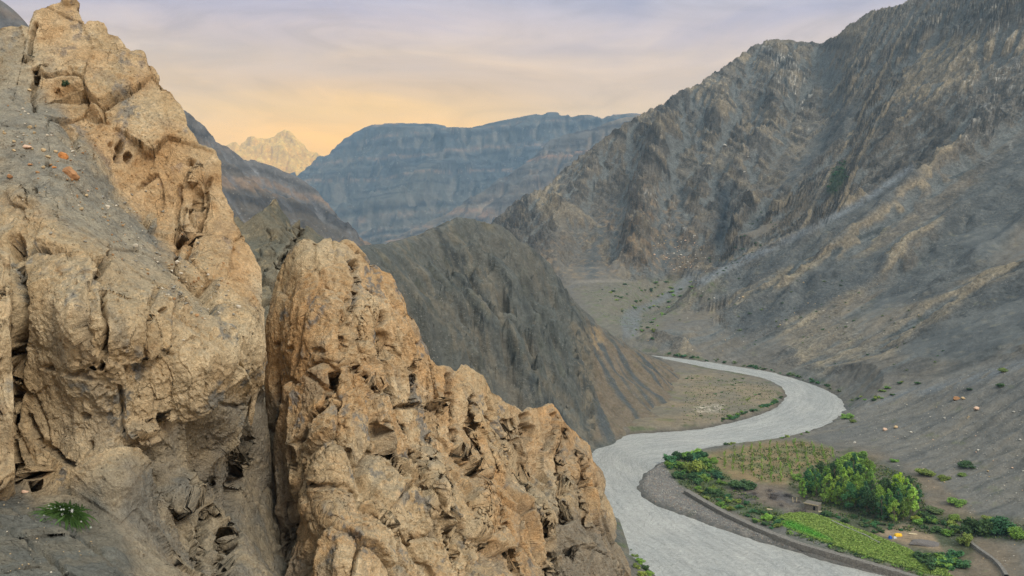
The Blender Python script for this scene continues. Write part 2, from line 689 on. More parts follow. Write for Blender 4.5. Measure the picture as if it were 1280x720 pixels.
for px, py, z in [(1000, 549, 2.5), (1040, 535, 2.5), (1060, 515, 2.5), (860, 580, 2.5), (950, 560, 2.5), (900, 600, 3), (960, 620, 3.2), (1000, 590, 3.2), (1000, 560, 3), (1060, 560, 4),
                  (1060, 640, 3.4), (1000, 650, 3.2), (1100, 690, 3.2), (1120, 640, 4), (1150, 660, 4.5), (1180, 700, 3.6), (1240, 760, 3.6), (1140, 600, 5.5), (1140, 560, 7),
                  (1180, 620, 6), (1230, 690, 5), (1280, 700, 6.5), (1280, 640, 11), (1230, 600, 12), (1280, 590, 17), (1200, 560, 13), (1280, 540, 26), (1200, 520, 18), (1130, 520, 8), (1180, 490, 24),
                  (1280, 480, 36), (1400, 560, 36), (1400, 680, 18), (1400, 760, 12), (1500, 480, 52), (1600, 600, 52), (1600, 800, 22),
                  (870, 480, 1.2), (860, 462, .5), (900, 467, .6), (930, 474, .7), (955, 484, .9), (930, 500, 1.6), (880, 520, 1.8), (820, 480, 1.4), (840, 462, .5), (790, 460, .6), (760, 470, 1.5), (740, 520, 2.2), (690, 500, 2), (690, 450, 3), (650, 560, 3), (600, 700, 8),
                  (740, 720, 6), (780, 703, 2), (800, 716, 2), (700, 680, 6), (780, 800, 3), (800, 600, .5), (835, 600, 1.4), (900, 655, .5), (1000, 688, .5), (1100, 713, .5),
                  (600, 850, 10), (850, 900, 2), (1500, 900, 9)]:
    zpts.append(G(px, py, z))
for s in [(1600, 200, 700), (1600, 50, 900), (1500, 0, 1000), (560, 420, 760), (560, 390, 860), (640, 390, 850), (1280, 0, 1060), (1180, 50, 1180), (1290, 400, 530), (1350, 200, 760),
          (930, 400, 760), (1000, 420, 670), (1100, 465, 530), (880, 400, 740), (720, 420, 720), (690, 400, 780)]:
    zpts.append(P(*s))
# behind the crest the ground falls away
crest = L3(chains[0])
back = crest.copy()
back[:, 1] += 420
back[:, 0] += 60
back[:, 2] -= 170
TX = np.arange(-260, 1320, 4.0)
TY = np.arange(190, 2100, 4.0)
TZ0 = tin([L3(c) for c in chains] + [back], zpts, TX, TY)
GX, GY = np.meshgrid(TX, TY)
gp = np.stack([GX.ravel(), GY.ravel(), np.zeros(GX.size)], 1)
TZ = blur(TZ0, 2)
gsl = np.hypot(*np.gradient(TZ, 4.0))
rough = sstep(.22, .55, blur(gsl, 3))                     # 0 on the floor, 1 on the steep slopes
_qx, _qy = proj(np.stack([GX.ravel(), GY.ravel(), TZ.ravel()], 1))
NEAR = soft_poly(_qx, _qy, [(800, 560), (1045, 520), (1090, 492), (1290, 440), (1700, 340), (1700, 900), (800, 900)], 25).reshape(GX.shape)
SLOPE = soft_poly(_qx, _qy, [(830, 350), (900, 330), (1010, 292), (1150, 215), (1300, 130), (1700, 100), (1700, 500), (1300, 470), (1050, 520), (980, 470), (830, 440), (700, 450), (700, 360)], 40).reshape(GX.shape)
crn = line_dist(gp[:, 0], gp[:, 1], L3(chains[0])[:, :2]).reshape(GX.shape)
quiet = (1 - .93 * NEAR) * (1 - .55 * SLOPE)
wx_ = gp[:, 0] + perlin(gp, 40, 91) * 12
wy_ = gp[:, 1] + perlin(gp, 40, 92) * 12
for ci, dz_, wd_ in [(2, 18, 30), (3, 16, 30), (4, 10, 22), (5, 18, 30), (6, 18, 30), (7, 12, 24), (8, -30, 28), (9, -30, 26), (10, -34, 26), (11, -28, 28), (12, 10, 20), (13, 10, 16), (14, 9, 12), (15, 12, 15), (16, 11, 13), (17, 12, 14), (18, 10, 12)]:
    c_ = L3(chains[ci])
    dd_ = line_dist(wx_, wy_, c_[:, :2]).reshape(GX.shape)
    end_ = np.minimum(1, np.hypot(GX - c_[-1, 0], GY - c_[-1, 1]) / 90)
    TZ = TZ + dz_ * np.exp(-(dd_ / wd_) ** 2) * end_ * sstep(10, 35, TZ) * sstep(10, 140, crn)
rn = fbm(gp, 150, 11, 5, True).reshape(GX.shape)
crn = line_dist(gp[:, 0], gp[:, 1], crest[:, :2]).reshape(GX.shape)
crf = sstep(0, 90, crn) * .85 + .15
TZ = TZ + ((rn - .42) * 40 * rough * crf + (fbm(gp, 60, 12, 4, True).reshape(GX.shape) - .42) * 16 * rough * crf) * quiet
wob = perlin(gp, 45, 5).reshape(GX.shape) * 1.4 + perlin(gp, 16, 6).reshape(GX.shape) * .5
hi = sstep(4, 20, TZ)
TZ = TZ + wob * hi * (.35 + .65 * rough) * (1 - .6 * NEAR)
TZ = TZ + (blur(TZ, 24) - TZ) * NEAR * .9
TZe = erode(TZ, 4.0, sstep(.12, .35, blur(gsl, 2)) * (1 - .9 * NEAR), n=110000, steps=60, rate=.22, cap=3.0)
TZ = blur(TZe, 1) * .35 + TZe * .65
flow = TZ - blur(TZ, 6)                                    # below zero in gullies

gx_, gy_ = polar(540, 1560, 1320, 205, 2000, 1280)
nr_t, nc_t = 1280, 1320
gz_ = bil(TZ, TX, TY, gx_, gy_)
gro = bil(rough, TX, TY, gx_, gy_)
gfl = bil(flow, TX, TY, gx_, gy_)
p3 = np.stack([gx_, gy_, gz_], 1).astype(F32)
crd = sstep(0, 60, bil(crn, TX, TY, gx_, gy_)) * .6 + .4
# rock ribs: layers tilted with the slope, and small crags
_lx, _ly = proj(p3)
bside = soft_poly(_lx, _ly, [(880, 345), (1000, 290), (1060, 160), (1130, 0), (1700, -100), (1700, 500), (880, 500)], 40)
lay = p3[:, 2] * .80 + p3[:, 0] * (.62 - 1.15 * bside) - p3[:, 1] * .12 + 16 * fbm(p3, 130, 21, 3) + 5 * fbm(p3, 30, 22, 3)
rib = 1 - np.abs(((lay / 15.0) % 1.0) * 2 - 1)
rib2 = 1 - np.abs(((lay / 5.3) % 1.0) * 2 - 1)
rk = fbm(p3, (30, 30, 30), 31, 6, True, .55)
rocky = gro * sstep(-.25, .35, fbm(p3, 110, 41, 3) + .30) * sstep(-3.2, -.2, gfl + .6)
_sx, _sy = proj(p3)
sm = soft_poly(_sx, _sy, [(830, 350), (900, 330), (1010, 292), (1150, 215), (1300, 130), (1700, 100), (1700, 500), (1300, 470), (1050, 520), (980, 470), (830, 440), (700, 450), (700, 360)], 30)
sm = np.maximum(sm, soft_poly(_sx, _sy, [(800, 560), (1050, 500), (1290, 440), (1700, 350), (1700, 900), (800, 900)], 20))
ribm = sstep(.05, .3, fbm(np.stack([(p3[:, 2] * .35 - p3[:, 0] * .55 + p3[:, 1] * .85) / 34, (p3[:, 0] * .8 + p3[:, 1] * .6) / 260, p3[:, 0] * 0], 1).astype(F32), 1.0, 47, 3))
rocky = rocky * (1 - sm * (1 - .62 * ribm) * .9)
_tr = np.abs(bside - .5) * 2
smn = soft_poly(_sx, _sy, [(800, 560), (1040, 500), (1290, 425), (1700, 330), (1700, 900), (800, 900)], 14)
rocky = rocky * (1 - .97 * smn)
FANS = [[(1150, 330), (1200, 250), (1290, 170), (1400, 120), (1400, 230), (1290, 260), (1230, 330), (1160, 370), (1090, 385)],
        [(960, 375), (1030, 330), (1110, 315), (1090, 350), (1020, 385), (950, 400)],
        [(905, 395), (960, 365), (1000, 372), (980, 400), (930, 418)],
        [(1120, 440), (1200, 380), (1285, 330), (1400, 300), (1400, 400), (1285, 420), (1200, 450)],
        [(880, 352), (960, 320), (1060, 262), (1140, 206), (1150, 216), (1070, 278), (970, 345), (890, 375)],
        [(1040, 150), (1075, 120), (1060, 165), (1010, 215), (965, 250), (985, 215)],
        [(722, 340), (745, 290), (765, 245), (772, 250), (755, 300), (742, 350)], [(820, 338), (838, 285), (852, 225), (860, 228), (850, 290), (842, 338)]]
_n1 = fbm(p3, 35, 58, 4) * 14
fanm = np.zeros(len(p3))
for _f in FANS:
    fanm = np.maximum(fanm, soft_poly(_sx + _n1, _sy + _n1 * .5, _f, 6))
rocky = rocky * (1 - .95 * fanm)
rib = .5 + (rib - .5) * _tr
rib2 = .5 + (rib2 - .5) * _tr
disp = rocky * ((rk - .4) * 9 + (sstep(.3, .7, rib) - .5) * 4.6 + (sstep(.3, .7, rib2) - .5) * 1.9)
disp += (fbm(p3, 9, 51, 4)) * (.25 + 1.0 * gro) * sstep(3, 9, gz_) * (1 - .6 * sm)
gz_ = gz_ + disp * crd
gz_ += gro * (1 - .9 * fanm) * (1 - .95 * smn) * (1 - sm * .8) * (fbm(p3, 12, 53, 4, True) - .42) * 3.2
fin_ = fbm(p3, (5.5, 5.5, 4.0), 57, 4, True, .6) - .45
gz_ += rocky * fin_ * 2.6
# low humps on the flat
flat_n = fbm(p3, 14, 61, 4) * .45
gz_ += flat_n * (1 - gro) * sstep(1.5, 6, gz_)
# fluted terrace bank above the river
ppx, ppy = proj(np.stack([gx_, gy_, gz_], 1))
bank = soft_poly(ppx, ppy, [(885, 430), (940, 430), (985, 437), (1035, 455), (1052, 488), (1030, 480), (990, 468), (950, 458), (900, 450)], 5)
along = gx_ * .96 + gy_ * .28
fl = np.abs(perlin(np.stack([along, gz_ * .12, gy_ * 0], 1), 5.5, 71)) * 1.6 + np.abs(perlin(np.stack([along, gz_ * .1, gy_ * 0], 1), 2.3, 72)) * .6
gz_ += bank * (.6 - fl) * 1.0
# river bed
m = gy_ < 760
dr = np.full(len(gx_), 99.0)
wobx = gx_[m] + perlin(p3[m], 7, 81) * 1.3 + perlin(p3[m], 2.5, 82) * .6
woby = gy_[m] + perlin(p3[m], 7, 83) * 1.3
dd = line_dist(wobx, woby, river_poly, True)
dr[m] = np.where(in_poly(wobx, woby, river_poly), -dd, dd)
gz_ = np.where(dr < 0, -np.minimum(-dr * .5, 1.5), np.where(dr < 45, np.minimum(gz_, .05 + dr * .34 + .02 * dr * dr), gz_))
TV = np.stack([gx_, gy_, gz_], 1).astype(F32)


def _ground_grid():
    """height lookup that matches the drawn surface"""
    g = TV[:, 2].reshape(nr_t, nc_t)
    ly = math.log(205), math.log(2000)
    def f(x, y):
        x = np.asarray(x, float); y = np.asarray(y, float)
        r = (np.log(y) - ly[0]) / (ly[1] - ly[0]) * (nr_t - 1)
        c = ((x / y) * FPX + 640 - 540) / 1020 * (nc_t - 1)
        r = np.clip(r, 0, nr_t - 1.001); c = np.clip(c, 0, nc_t - 1.001)
        i, j = r.astype(int), c.astype(int)
        u, v = r - i, c - j
        return g[i, j] * (1 - u) * (1 - v) + g[i + 1, j] * u * (1 - v) + g[i, j + 1] * (1 - u) * v + g[i + 1, j + 1] * u * v
    return f


ground_z = _ground_grid()


def at(px, py, start=215.0):
    """first point of the valley surface seen at a photo pixel"""
    r = ray(px, py)
    r = r / r[1]
    d = start * (1500 / start) ** np.linspace(0, 1, 2400)
    q = r[None] * d[:, None] + np.array([0, 0, CAMH])
    below = q[:, 2] <= np.maximum(ground_z(q[:, 0], q[:, 1]), -50)
    k = int(np.argmax(below)) if below.any() else len(d) - 1
    return q[k]
# ------------------------------------------------------------------ ground colours (albedo) per vertex
ppx, ppy = proj(TV)
nrm = grid_normals(TV, nr_t, nc_t)
nrm *= np.sign(nrm[:, 2:3])
steep = 1 - nrm[:, 2]
tp = TV.astype(F32)
nA = fbm(tp, 90, 101, 4)
nB = fbm(tp, 28, 102, 4)
nC = fbm(tp, 8, 103, 4)
nD = fbm(tp, 3, 104, 3)
K = 1.0
brown = lin(106, 99, 88) * K
greyb = lin(104, 100, 93) * K
darkb = lin(60, 59, 55) * K
tan = lin(154, 140, 116) * K
grey = lin(104, 106, 103) * K
dgrey = lin(70, 74, 73) * K
pale = lin(194, 190, 180) * K
rock = mix(greyb, brown, sstep(-.4, .4, nA))
# beds of different rock, folded: bands across the layer coordinate
lay2 = TV[:, 2] * .80 + TV[:, 0] * (.62 - 1.15 * bside) - TV[:, 1] * .12 + 22 * fbm(tp, 150, 21, 3) + 6 * nB * 2
one = np.zeros(len(tp), F32)
bedA = perlin(np.stack([lay2, one, one], 1), 11, 111)
bedB = perlin(np.stack([lay2, one + 9, one], 1), 3.6, 112)
bed = .6 * bedA + .5 * bedB
rock = mix(rock, darkb, sstep(.0, .35, bed) * .9)
rock = mix(rock, tan, sstep(.08, .4, -bed) * .7)
fold = soft_poly(ppx, ppy, [(1130, 0), (1170, 60), (1200, 130), (1230, 200), (1290, 220), (1290, -20), (1140, -20)], 40)
fold = np.maximum(fold, soft_poly(ppx, ppy, [(955, 55), (1000, 70), (1025, 150), (1010, 160), (975, 110)], 14))
fold = np.maximum(fold, soft_poly(ppx, ppy, [(805, 240), (830, 235), (860, 285), (850, 300), (825, 275)], 8))
lay3 = TV[:, 2] * .9 + np.abs(((TV[:, 0] * .9 + TV[:, 1] * .2 + 25 * nA) / 60 % 1) * 2 - 1) * 34 + 5 * nB
bedF = perlin(np.stack([lay3, one, one], 1), 4.2, 113)
rock = mix(rock, pale, fold * sstep(.06, .3, bedF) * .85)
rock = mix(rock, dgrey, fold * sstep(.05, .3, -bedF) * .8)
big_ = fbm(tp, 260, 105, 3)
rock = rock * (1 + .35 * sstep(-.3, .3, big_) - .22)[:, None]
bedC = perlin(np.stack([lay2, one + 4, one], 1), 34, 114) + .3 * nB
rock = mix(rock, lin(66, 66, 64), sstep(.05, .25, bedC) * .6)
rock = mix(rock, lin(150, 136, 112), sstep(.08, .3, -bedC) * .5)
rockmask = (1 - .95 * fanm) * np.clip(gro * sstep(-.9, .3, gfl + nC * .8), 0, 1)
# loose slopes: brown fans and grey chutes
fan = mix(brown, greyb, sstep(-.3, .4, nB))
fan = mix(fan, tan, sstep(.15, .6, nC) * .25)
fan = mix(fan, lin(128, 110, 88), sstep(.1, .55, nA + .4 * nC) * .35)
chute = sstep(.2, 1.6, -gfl + nB * .7) * gro
fan = mix(fan, grey, chute * .9)
# streaks of grey scree that run down the near slope
right = soft_poly(ppx, ppy, [(840, 350), (900, 330), (1010, 290), (1150, 215), (1300, 120), (1400, 300), (1300, 440), (1060, 505), (1000, 470), (940, 430), (850, 430), (760, 400)], 25)
sc_dir = TV[:, 2] * .35 - TV[:, 0] * .55 + TV[:, 1] * .85
scn = fbm(np.stack([sc_dir / 20, (TV[:, 0] * .8 + TV[:, 1] * .6) / 190, one], 1).astype(F32), 1.0, 121, 4)
fan = mix(fan, grey, right * sstep(-.02, .2, scn) * .9)
fan = mix(fan, dgrey, right * sstep(.12, .34, scn + .3 * nC) * .9)
col = mix(fan, rock, rockmask)
nE = fbm(tp, 1.4, 106, 2)
col = col * (1 + (.16 + .30 * rockmask) * np.clip(nD * 1.3 + nE * .8, -1, 1))[:, None]
# dark shale slope between the ribs on the right
for poly, a in (([(1150, 330), (1200, 250), (1290, 170), (1290, 260), (1230, 330), (1160, 370), (1090, 385)], .95),
                ([(960, 375), (1030, 330), (1110, 315), (1090, 350), (1020, 385), (950, 400)], .8),
                ([(905, 395), (960, 365), (1000, 372), (980, 400), (930, 418)], .85),
                ([(1120, 440), (1200, 380), (1285, 330), (1285, 420), (1200, 450)], .75)):
    col = mix(col, mix(dgrey, grey, sstep(-.3, .4, nC)), soft_poly(ppx + nB * 18, ppy + nC * 10, poly, 14) * a)
fg = mix(mix(lin(96, 97, 94), lin(78, 80, 79), sstep(-.25, .3, nB)), lin(122, 116, 104), sstep(.15, .45, nC) * .5)
col = mix(col, fg, fanm * .85)
# warm rock on the lower spurs of the range
warm = soft_poly(ppx + nB * 12, ppy, [(690, 300), (760, 260), (810, 220), (860, 260), (890, 330), (800, 345), (740, 350), (640, 340)], 22)
col = mix(col, lin(146, 124, 98), warm * sstep(-.05, .4, nC + .4 * bed) * .6)
# dark blue grey tone over the gorge
gorge = soft_poly(ppx + nC * 6, ppy, [(893, 236), (908, 232), (915, 262), (905, 300), (890, 304), (898, 270)], 6)
col = mix(col, lin(50, 56, 60), gorge * .8)
# near grey fan
nearfan = soft_poly(ppx + nC * 8, ppy + nC * 4, [(1052, 506), (1090, 492), (1130, 480), (1200, 462), (1280, 442), (1600, 360), (1600, 800), (1290, 800), (1270, 690), (1210, 640), (1180, 610), (1140, 585), (1100, 560), (1045, 552), (1000, 552), (1038, 532)], 9)
nf = mix(lin(116, 111, 102), lin(102, 100, 95), sstep(-.3, .3, nB))
stn = fbm(np.stack([TV[:, 0] / 60, (TV[:, 1] - TV[:, 0] * .35) / 5, one], 1).astype(F32), 1.0, 131, 4)
nf = mix(nf, lin(80, 80, 77), sstep(.05, .35, stn + .2 * nC) * .6)
nf = mix(nf, lin(124, 114, 98), sstep(.08, .4, -stn + .2 * nC) * .5)
col = mix(col, nf, nearfan)
rill = soft_poly(ppx, ppy + nC * 3, [(1058, 512), (1090, 497), (1180, 478), (1290, 445), (1290, 460), (1180, 487), (1100, 504)], 5)
col = mix(col, lin(110, 114, 116), rill * .7 * sstep(-.3, .2, stn))
# soil of the right bank (below the trees), and the orchard
soil = soft_poly(ppx + nC * 5, ppy + nC * 3, [(1000, 552), (1050, 553), (1110, 572), (1170, 600), (1215, 640), (1275, 690), (1290, 760), (1100, 715), (900, 650), (830, 590), (860, 565), (940, 553)], 7)
col = mix(col, mix(lin(120, 106, 88), lin(98, 96, 90), sstep(-.25, .3, nB)), soil * .85)
orch = soft_poly(ppx + nC * 4, ppy + nC * 2, [(872, 568), (950, 553), (1003, 550), (1040, 560), (1040, 580), (1000, 605), (960, 606), (905, 598), (885, 585)], 5)
oc = mix(lin(132, 112, 80), lin(112, 108, 72), sstep(-.2, .3, nC))
oc = mix(oc, lin(106, 116, 62), sstep(.05, .45, fbm(tp, 2.2, 141, 3)) * .55)
col = mix(col, oc, orch * .9)
lowveg = soft_poly(ppx + nC * 6, ppy + nC * 4, [(832, 572), (870, 565), (905, 590), (930, 615), (980, 640), (965, 652), (900, 632), (850, 606), (834, 590)], 5)
col = mix(col, mix(lin(70, 84, 50), lin(98, 96, 70), sstep(-.1, .3, nC)), lowveg * .85)
veg2 = soft_poly(ppx + nC * 8, ppy + nC * 5, [(985, 600), (1060, 560), (1150, 600), (1160, 640), (1290, 650), (1290, 680), (1220, 670), (1210, 715), (1100, 680), (1040, 655), (985, 625)], 7)
col = mix(col, mix(lin(64, 74, 46), lin(104, 98, 76), sstep(-.15, .3, nC + nD * .5)), veg2 * .75)
crop_ = soft_poly(ppx, ppy, [(964, 650), (982, 643), (1018, 643), (1055, 655), (1094, 670), (1133, 686), (1176, 709), (1192, 722), (1158, 718), (1116, 705), (1073, 693), (1018, 674), (986, 661)], 2)
col = mix(col, lin(118, 142, 72), crop_ * .9)
dirt = soft_poly(ppx + nC * 4, ppy + nC * 3, [(1088, 664), (1130, 658), (1165, 668), (1180, 690), (1130, 680)], 4)
col = mix(col, lin(150, 128, 104), dirt * .8)
dead = soft_poly(ppx + nC * 5, ppy + nC * 3, [(905, 608), (960, 606), (1000, 622), (1010, 634), (960, 634), (920, 626)], 5)
col = mix(col, mix(lin(108, 96, 84), lin(88, 84, 84), sstep(-.2, .2, nC)), dead * .8)
# pebble bar
barm = soft_poly(ppx, ppy + nC * 2, [(838, 570), (832, 585), (846, 606), (875, 622), (905, 645), (960, 668), (1020, 688), (1080, 706), (1150, 722), (1300, 770), (1200, 770), (1060, 722), (900, 668), (815, 636), (790, 612), (800, 590)], 4) * (dr > 0)
col = mix(col, mix(lin(124, 118, 110), lin(104, 102, 98), sstep(-.3, .3, nD)), barm)
# meadow tints on the tributary flat and the inner point bar
flat = soft_poly(ppx, ppy, [(722, 362), (790, 352), (900, 345), (905, 360), (830, 400), (800, 430), (770, 425), (740, 400)], 10)
col = mix(col, mix(lin(112, 106, 92), lin(100, 104, 76), sstep(.0, .35, nC)), flat * .8)
pb = soft_poly(ppx + nC * 8, ppy + nC * 4, [(790, 470), (850, 462), (900, 464), (960, 478), (978, 490), (960, 510), (900, 524), (850, 535), (790, 540)], 8)
pbc = mix(lin(134, 119, 96), lin(116, 108, 92), sstep(-.25, .3, nB))
pbc = mix(pbc, lin(112, 110, 72), sstep(.1, .4, nC) * .6)
col = mix(col, pbc, pb * .9)
wht = soft_poly(ppx + nD * 4, ppy + nD * 2, [(868, 510), (905, 506), (900, 514), (874, 516)], 4)
col = mix(col, lin(200, 186, 166), wht * sstep(-.3, .3, nD) * .8)
# side stream: a braided grey bed across the flat
sx = soft_poly(ppx + nC * 3, ppy + nC * 2, [(778, 425), (776, 400), (782, 388), (812, 378), (838, 362), (848, 352), (868, 336), (880, 338), (866, 352), (846, 368), (822, 382), (800, 392), (800, 408), (796, 420)], 4)
col = mix(col, mix(lin(112, 118, 122), lin(92, 96, 100), sstep(-.2, .3, nD)), sx * .55)
sx2 = soft_poly(ppx + nC * 3, ppy, [(866, 352), (910, 330), (960, 306), (1020, 278), (1080, 246), (1140, 204), (1146, 208), (1086, 252), (1024, 286), (966, 314), (905, 342), (872, 362)], 3)
col = mix(col, lin(122, 126, 128), sx2 * .75 * sstep(-.6, .1, nC))
track = soft_poly(ppx, ppy, [(715, 351), (760, 349), (790, 350), (790, 353), (750, 353), (715, 355)], 1.2)
col = mix(col, lin(150, 142, 130), track * .3)
# wet edge beside the water
col = mix(col, col * .62, (sstep(3.0, .2, dr) * (dr >= -1)) * .8)
veg = sstep(1.0, 3.0, dr) * sstep(9, 4, dr) * sstep(-.05, .3, nC + .3 * nB) * (1 - barm) * (gy_ < 700)
col = mix(col, lin(72, 86, 54), veg * .6)
# thin green on the slopes
sv = sstep(.32, .6, nC + .5 * nD) * sstep(.35, .1, steep) * (ppy > 280)
col = mix(col, lin(94, 100, 66), sv * .35)
gully_green = soft_poly(ppx + nC * 5, ppy, [(1040, 215), (1056, 204), (1058, 222), (1044, 242), (1034, 240)], 4)
col = mix(col, lin(58, 76, 52), gully_green * .8)
col = np.clip(col, .01, .8).astype(F32)


def terrain_mat(name, sc, bump_m, speck=.5, rough_scale=1.0):
    """base colour from the Col attribute, broken up by grain; bump from three noises. sc = size of the grain in 1/m"""
    m, nt, b = new_mat(name)
    n = N(nt)
    p = n.pos()
    a = n.attr('Col').outputs[0]
    g1 = n.noise(p, sc, 6, .68)
    g2 = n.noise(p, sc * .22, 5, .6, .4)
    f = n.ramp(g1, [(.28, .52), (.5, 1.0), (.72, 1.5)])
    c = n.mixc(speck, a, f, 'MULTIPLY')
    f2 = n.ramp(g2, [(.3, .72), (.5, 1.0), (.7, 1.26)])
    c = n.mixc(.8, c, f2, 'MULTIPLY')
    v = n.n('TexVoronoi')
    v.inputs['Scale'].default_value = sc * .9
    n.l(p, v.inputs['Vector'])
    st = n.math('MULTIPLY', n.math('LESS_THAN', v.outputs['Distance'], .17), n.math('GREATER_THAN', n.noise(p, sc * .1, 3), .52))
    c = n.mixc(n.math('MULTIPLY', st, .32), c, (.42, .39, .34))
    n.l(c, b.inputs['Base Color'])
    h = n.math('ADD', g1, n.math('MULTIPLY', g2, 2.2))
    n.l(n.bump(h, bump_m, 1.0), b.inputs['Normal'])
    b.inputs['Roughness'].default_value = .95
    return m


M_ground = terrain_mat('gravelly_ground', .9, .35)
M_mount = terrain_mat('mountain_rock', .42, 2.0, .85)
F = grid_faces(nr_t, nc_t)
# the range and the floor are one surface, cut into two objects along the foot of the slopes
is_m = (bil(blur(rough, 4), TX, TY, gx_, gy_) > .5) & (TV[:, 1] > 560) | (TV[:, 1] > 1030)
is_m &= nearfan < .5
fm = is_m[F].mean(1) > .5


def sub_mesh(name, sel, mat):
    ff = F[sel]
    used = np.unique(ff)
    remap = np.zeros(len(TV), np.int32)
    remap[used] = np.arange(len(used))
    return mesh_np(name, TV[used], remap[ff], mat, {'Col': col[used]})


obj('mountain', sub_mesh('mountain', fm, M_mount), kind='structure', category='mountain',
    label='dark rocky range with folded rock layers rising above the far bank of the river')
obj('ground', sub_mesh('ground', ~fm, M_ground), kind='structure', category='ground',
    label='gravelly valley floor and scree fans on both sides of the winding river')

# ------------------------------------------------------------------ river
def river_mesh():
    nU, nW = 900, 46
    def resample(a, n):
        s = np.r_[0, np.cumsum(np.linalg.norm(np.diff(a, axis=0), axis=1))]
        t = np.linspace(0, s[-1], n)
        return np.stack([np.interp(t, s, a[:, 0]), np.interp(t, s, a[:, 1])], 1)
    # pair the banks so the rows run across the stream
    ia = [0, 2, 5, 9, 13, 17, 20, 23, 26, 27]
    ra, rb = smooth_line(rin, 3), smooth_line(rout, 3)
    keys_in = [(700, 440), (828, 449), (960, 474), (983, 495), (930, 525), (850, 539), (745, 549), (715, 620), (800, 701), (910, 900)]
    keys_out = [(700, 434), (845, 447), (1000, 475), (1057, 507), (1010, 540), (910, 557), (818, 582), (801, 620), (980, 686), (1500, 870)]
    def split(line, keys):
        idx = [int(np.argmin(((line - G(*k)[:2]) ** 2).sum(1))) for k in keys]
        idx[0], idx[-1] = 0, len(line) - 1
        segs = [resample(line[idx[k]:idx[k + 1] + 1], 101)[:-1] for k in range(len(keys) - 1)]
        return np.concatenate(segs)
    A, B = split(ra, keys_in), split(rb, keys_out)
    for _ in range(30):
        A[1:-1] = (A[:-2] + 2 * A[1:-1] + A[2:]) / 4
        B[1:-1] = (B[:-2] + 2 * B[1:-1] + B[2:]) / 4
    ctr = (A + B) / 2
    s = np.r_[0, np.cumsum(np.linalg.norm(np.diff(ctr, axis=0), axis=1))]
    w = np.linspace(-.12, 1.12, nW)
    V = A[:, None] * (1 - w)[None, :, None] + B[:, None] * w[None, :, None]
    V = np.concatenate([V, np.zeros(V.shape[:2] + (1,))], 2)
    U = np.repeat(s[:, None], nW, 1)
    Wd = np.linalg.norm(B - A, axis=1)[:, None] * w[None]
    return V.reshape(-1, 3), len(A), nW, U.ravel(), Wd.ravel()


RV, rnr, rnc, ru, rw = river_mesh()
q = np.stack([ru, rw, ru * 0], 1).astype(F32)
RV[:, 2] = .10 * fbm(q, (3.0, 1.6, 1), 201, 4) + .05 * perlin(q, (1.2, 2.6, 1), 205)
M_river, nt, b = new_mat('silty_water')
n = N(nt)
cmb = n.n('CombineXYZ')
n.l(n.attr('along').outputs['Fac'], cmb.inputs[0])
n.l(n.attr('across').outputs['Fac'], cmb.inputs[1])
mp = n.n('Mapping'); mp.inputs['Scale'].default_value = (.34, .55, 1)
n.l(cmb.outputs[0], mp.inputs[0])
mp2 = n.n('Mapping'); mp2.inputs['Scale'].default_value = (.9, .55, 1)
n.l(cmb.outputs[0], mp2.inputs[0])
w1 = n.noise(mp.outputs[0], 1.0, 5, .6, 1.0)
w2 = n.noise(mp2.outputs[0], 1.4, 4, .65, .6)
big = n.noise(mp.outputs[0], .12, 3, .5, .3)
c = n.mixc(n.ramp(big, [(.35, 0.0), (.65, 1.0)]), lin(180, 177, 169), lin(166, 165, 159))
mp3 = n.n('Mapping'); mp3.inputs['Scale'].default_value = (.035, .42, 1)
n.l(cmb.outputs[0], mp3.inputs[0])
c = n.mixc(1.0, c, n.ramp(n.noise(mp3.outputs[0], 1.0, 5, .6, .6), [(.3, .84), (.5, 1.0), (.7, 1.10)]), 'MULTIPLY')
c = n.mixc(1.0, c, n.ramp(w1, [(.3, .84), (.5, 1.0), (.7, 1.08)]), 'MULTIPLY')
c = n.mixc(n.math('MULTIPLY', n.ramp(w2, [(.58, 0.0), (.74, 1.0)]), .32), c, lin(228, 226, 222))
n.l(c, b.inputs['Base Color'])
b.inputs['Roughness'].default_value = .2
b.inputs['Specular IOR Level'].default_value = .55
n.l(n.bump(n.math('ADD', w1, n.math('MULTIPLY', w2, .6)), .8, 1.0), b.inputs['Normal'])
obj('river', mesh_np('river', RV, grid_faces(rnr, rnc), M_river, {'along': ru, 'across': rw}), kind='structure', category='river',
    label='pale grey silty river bending through the valley')
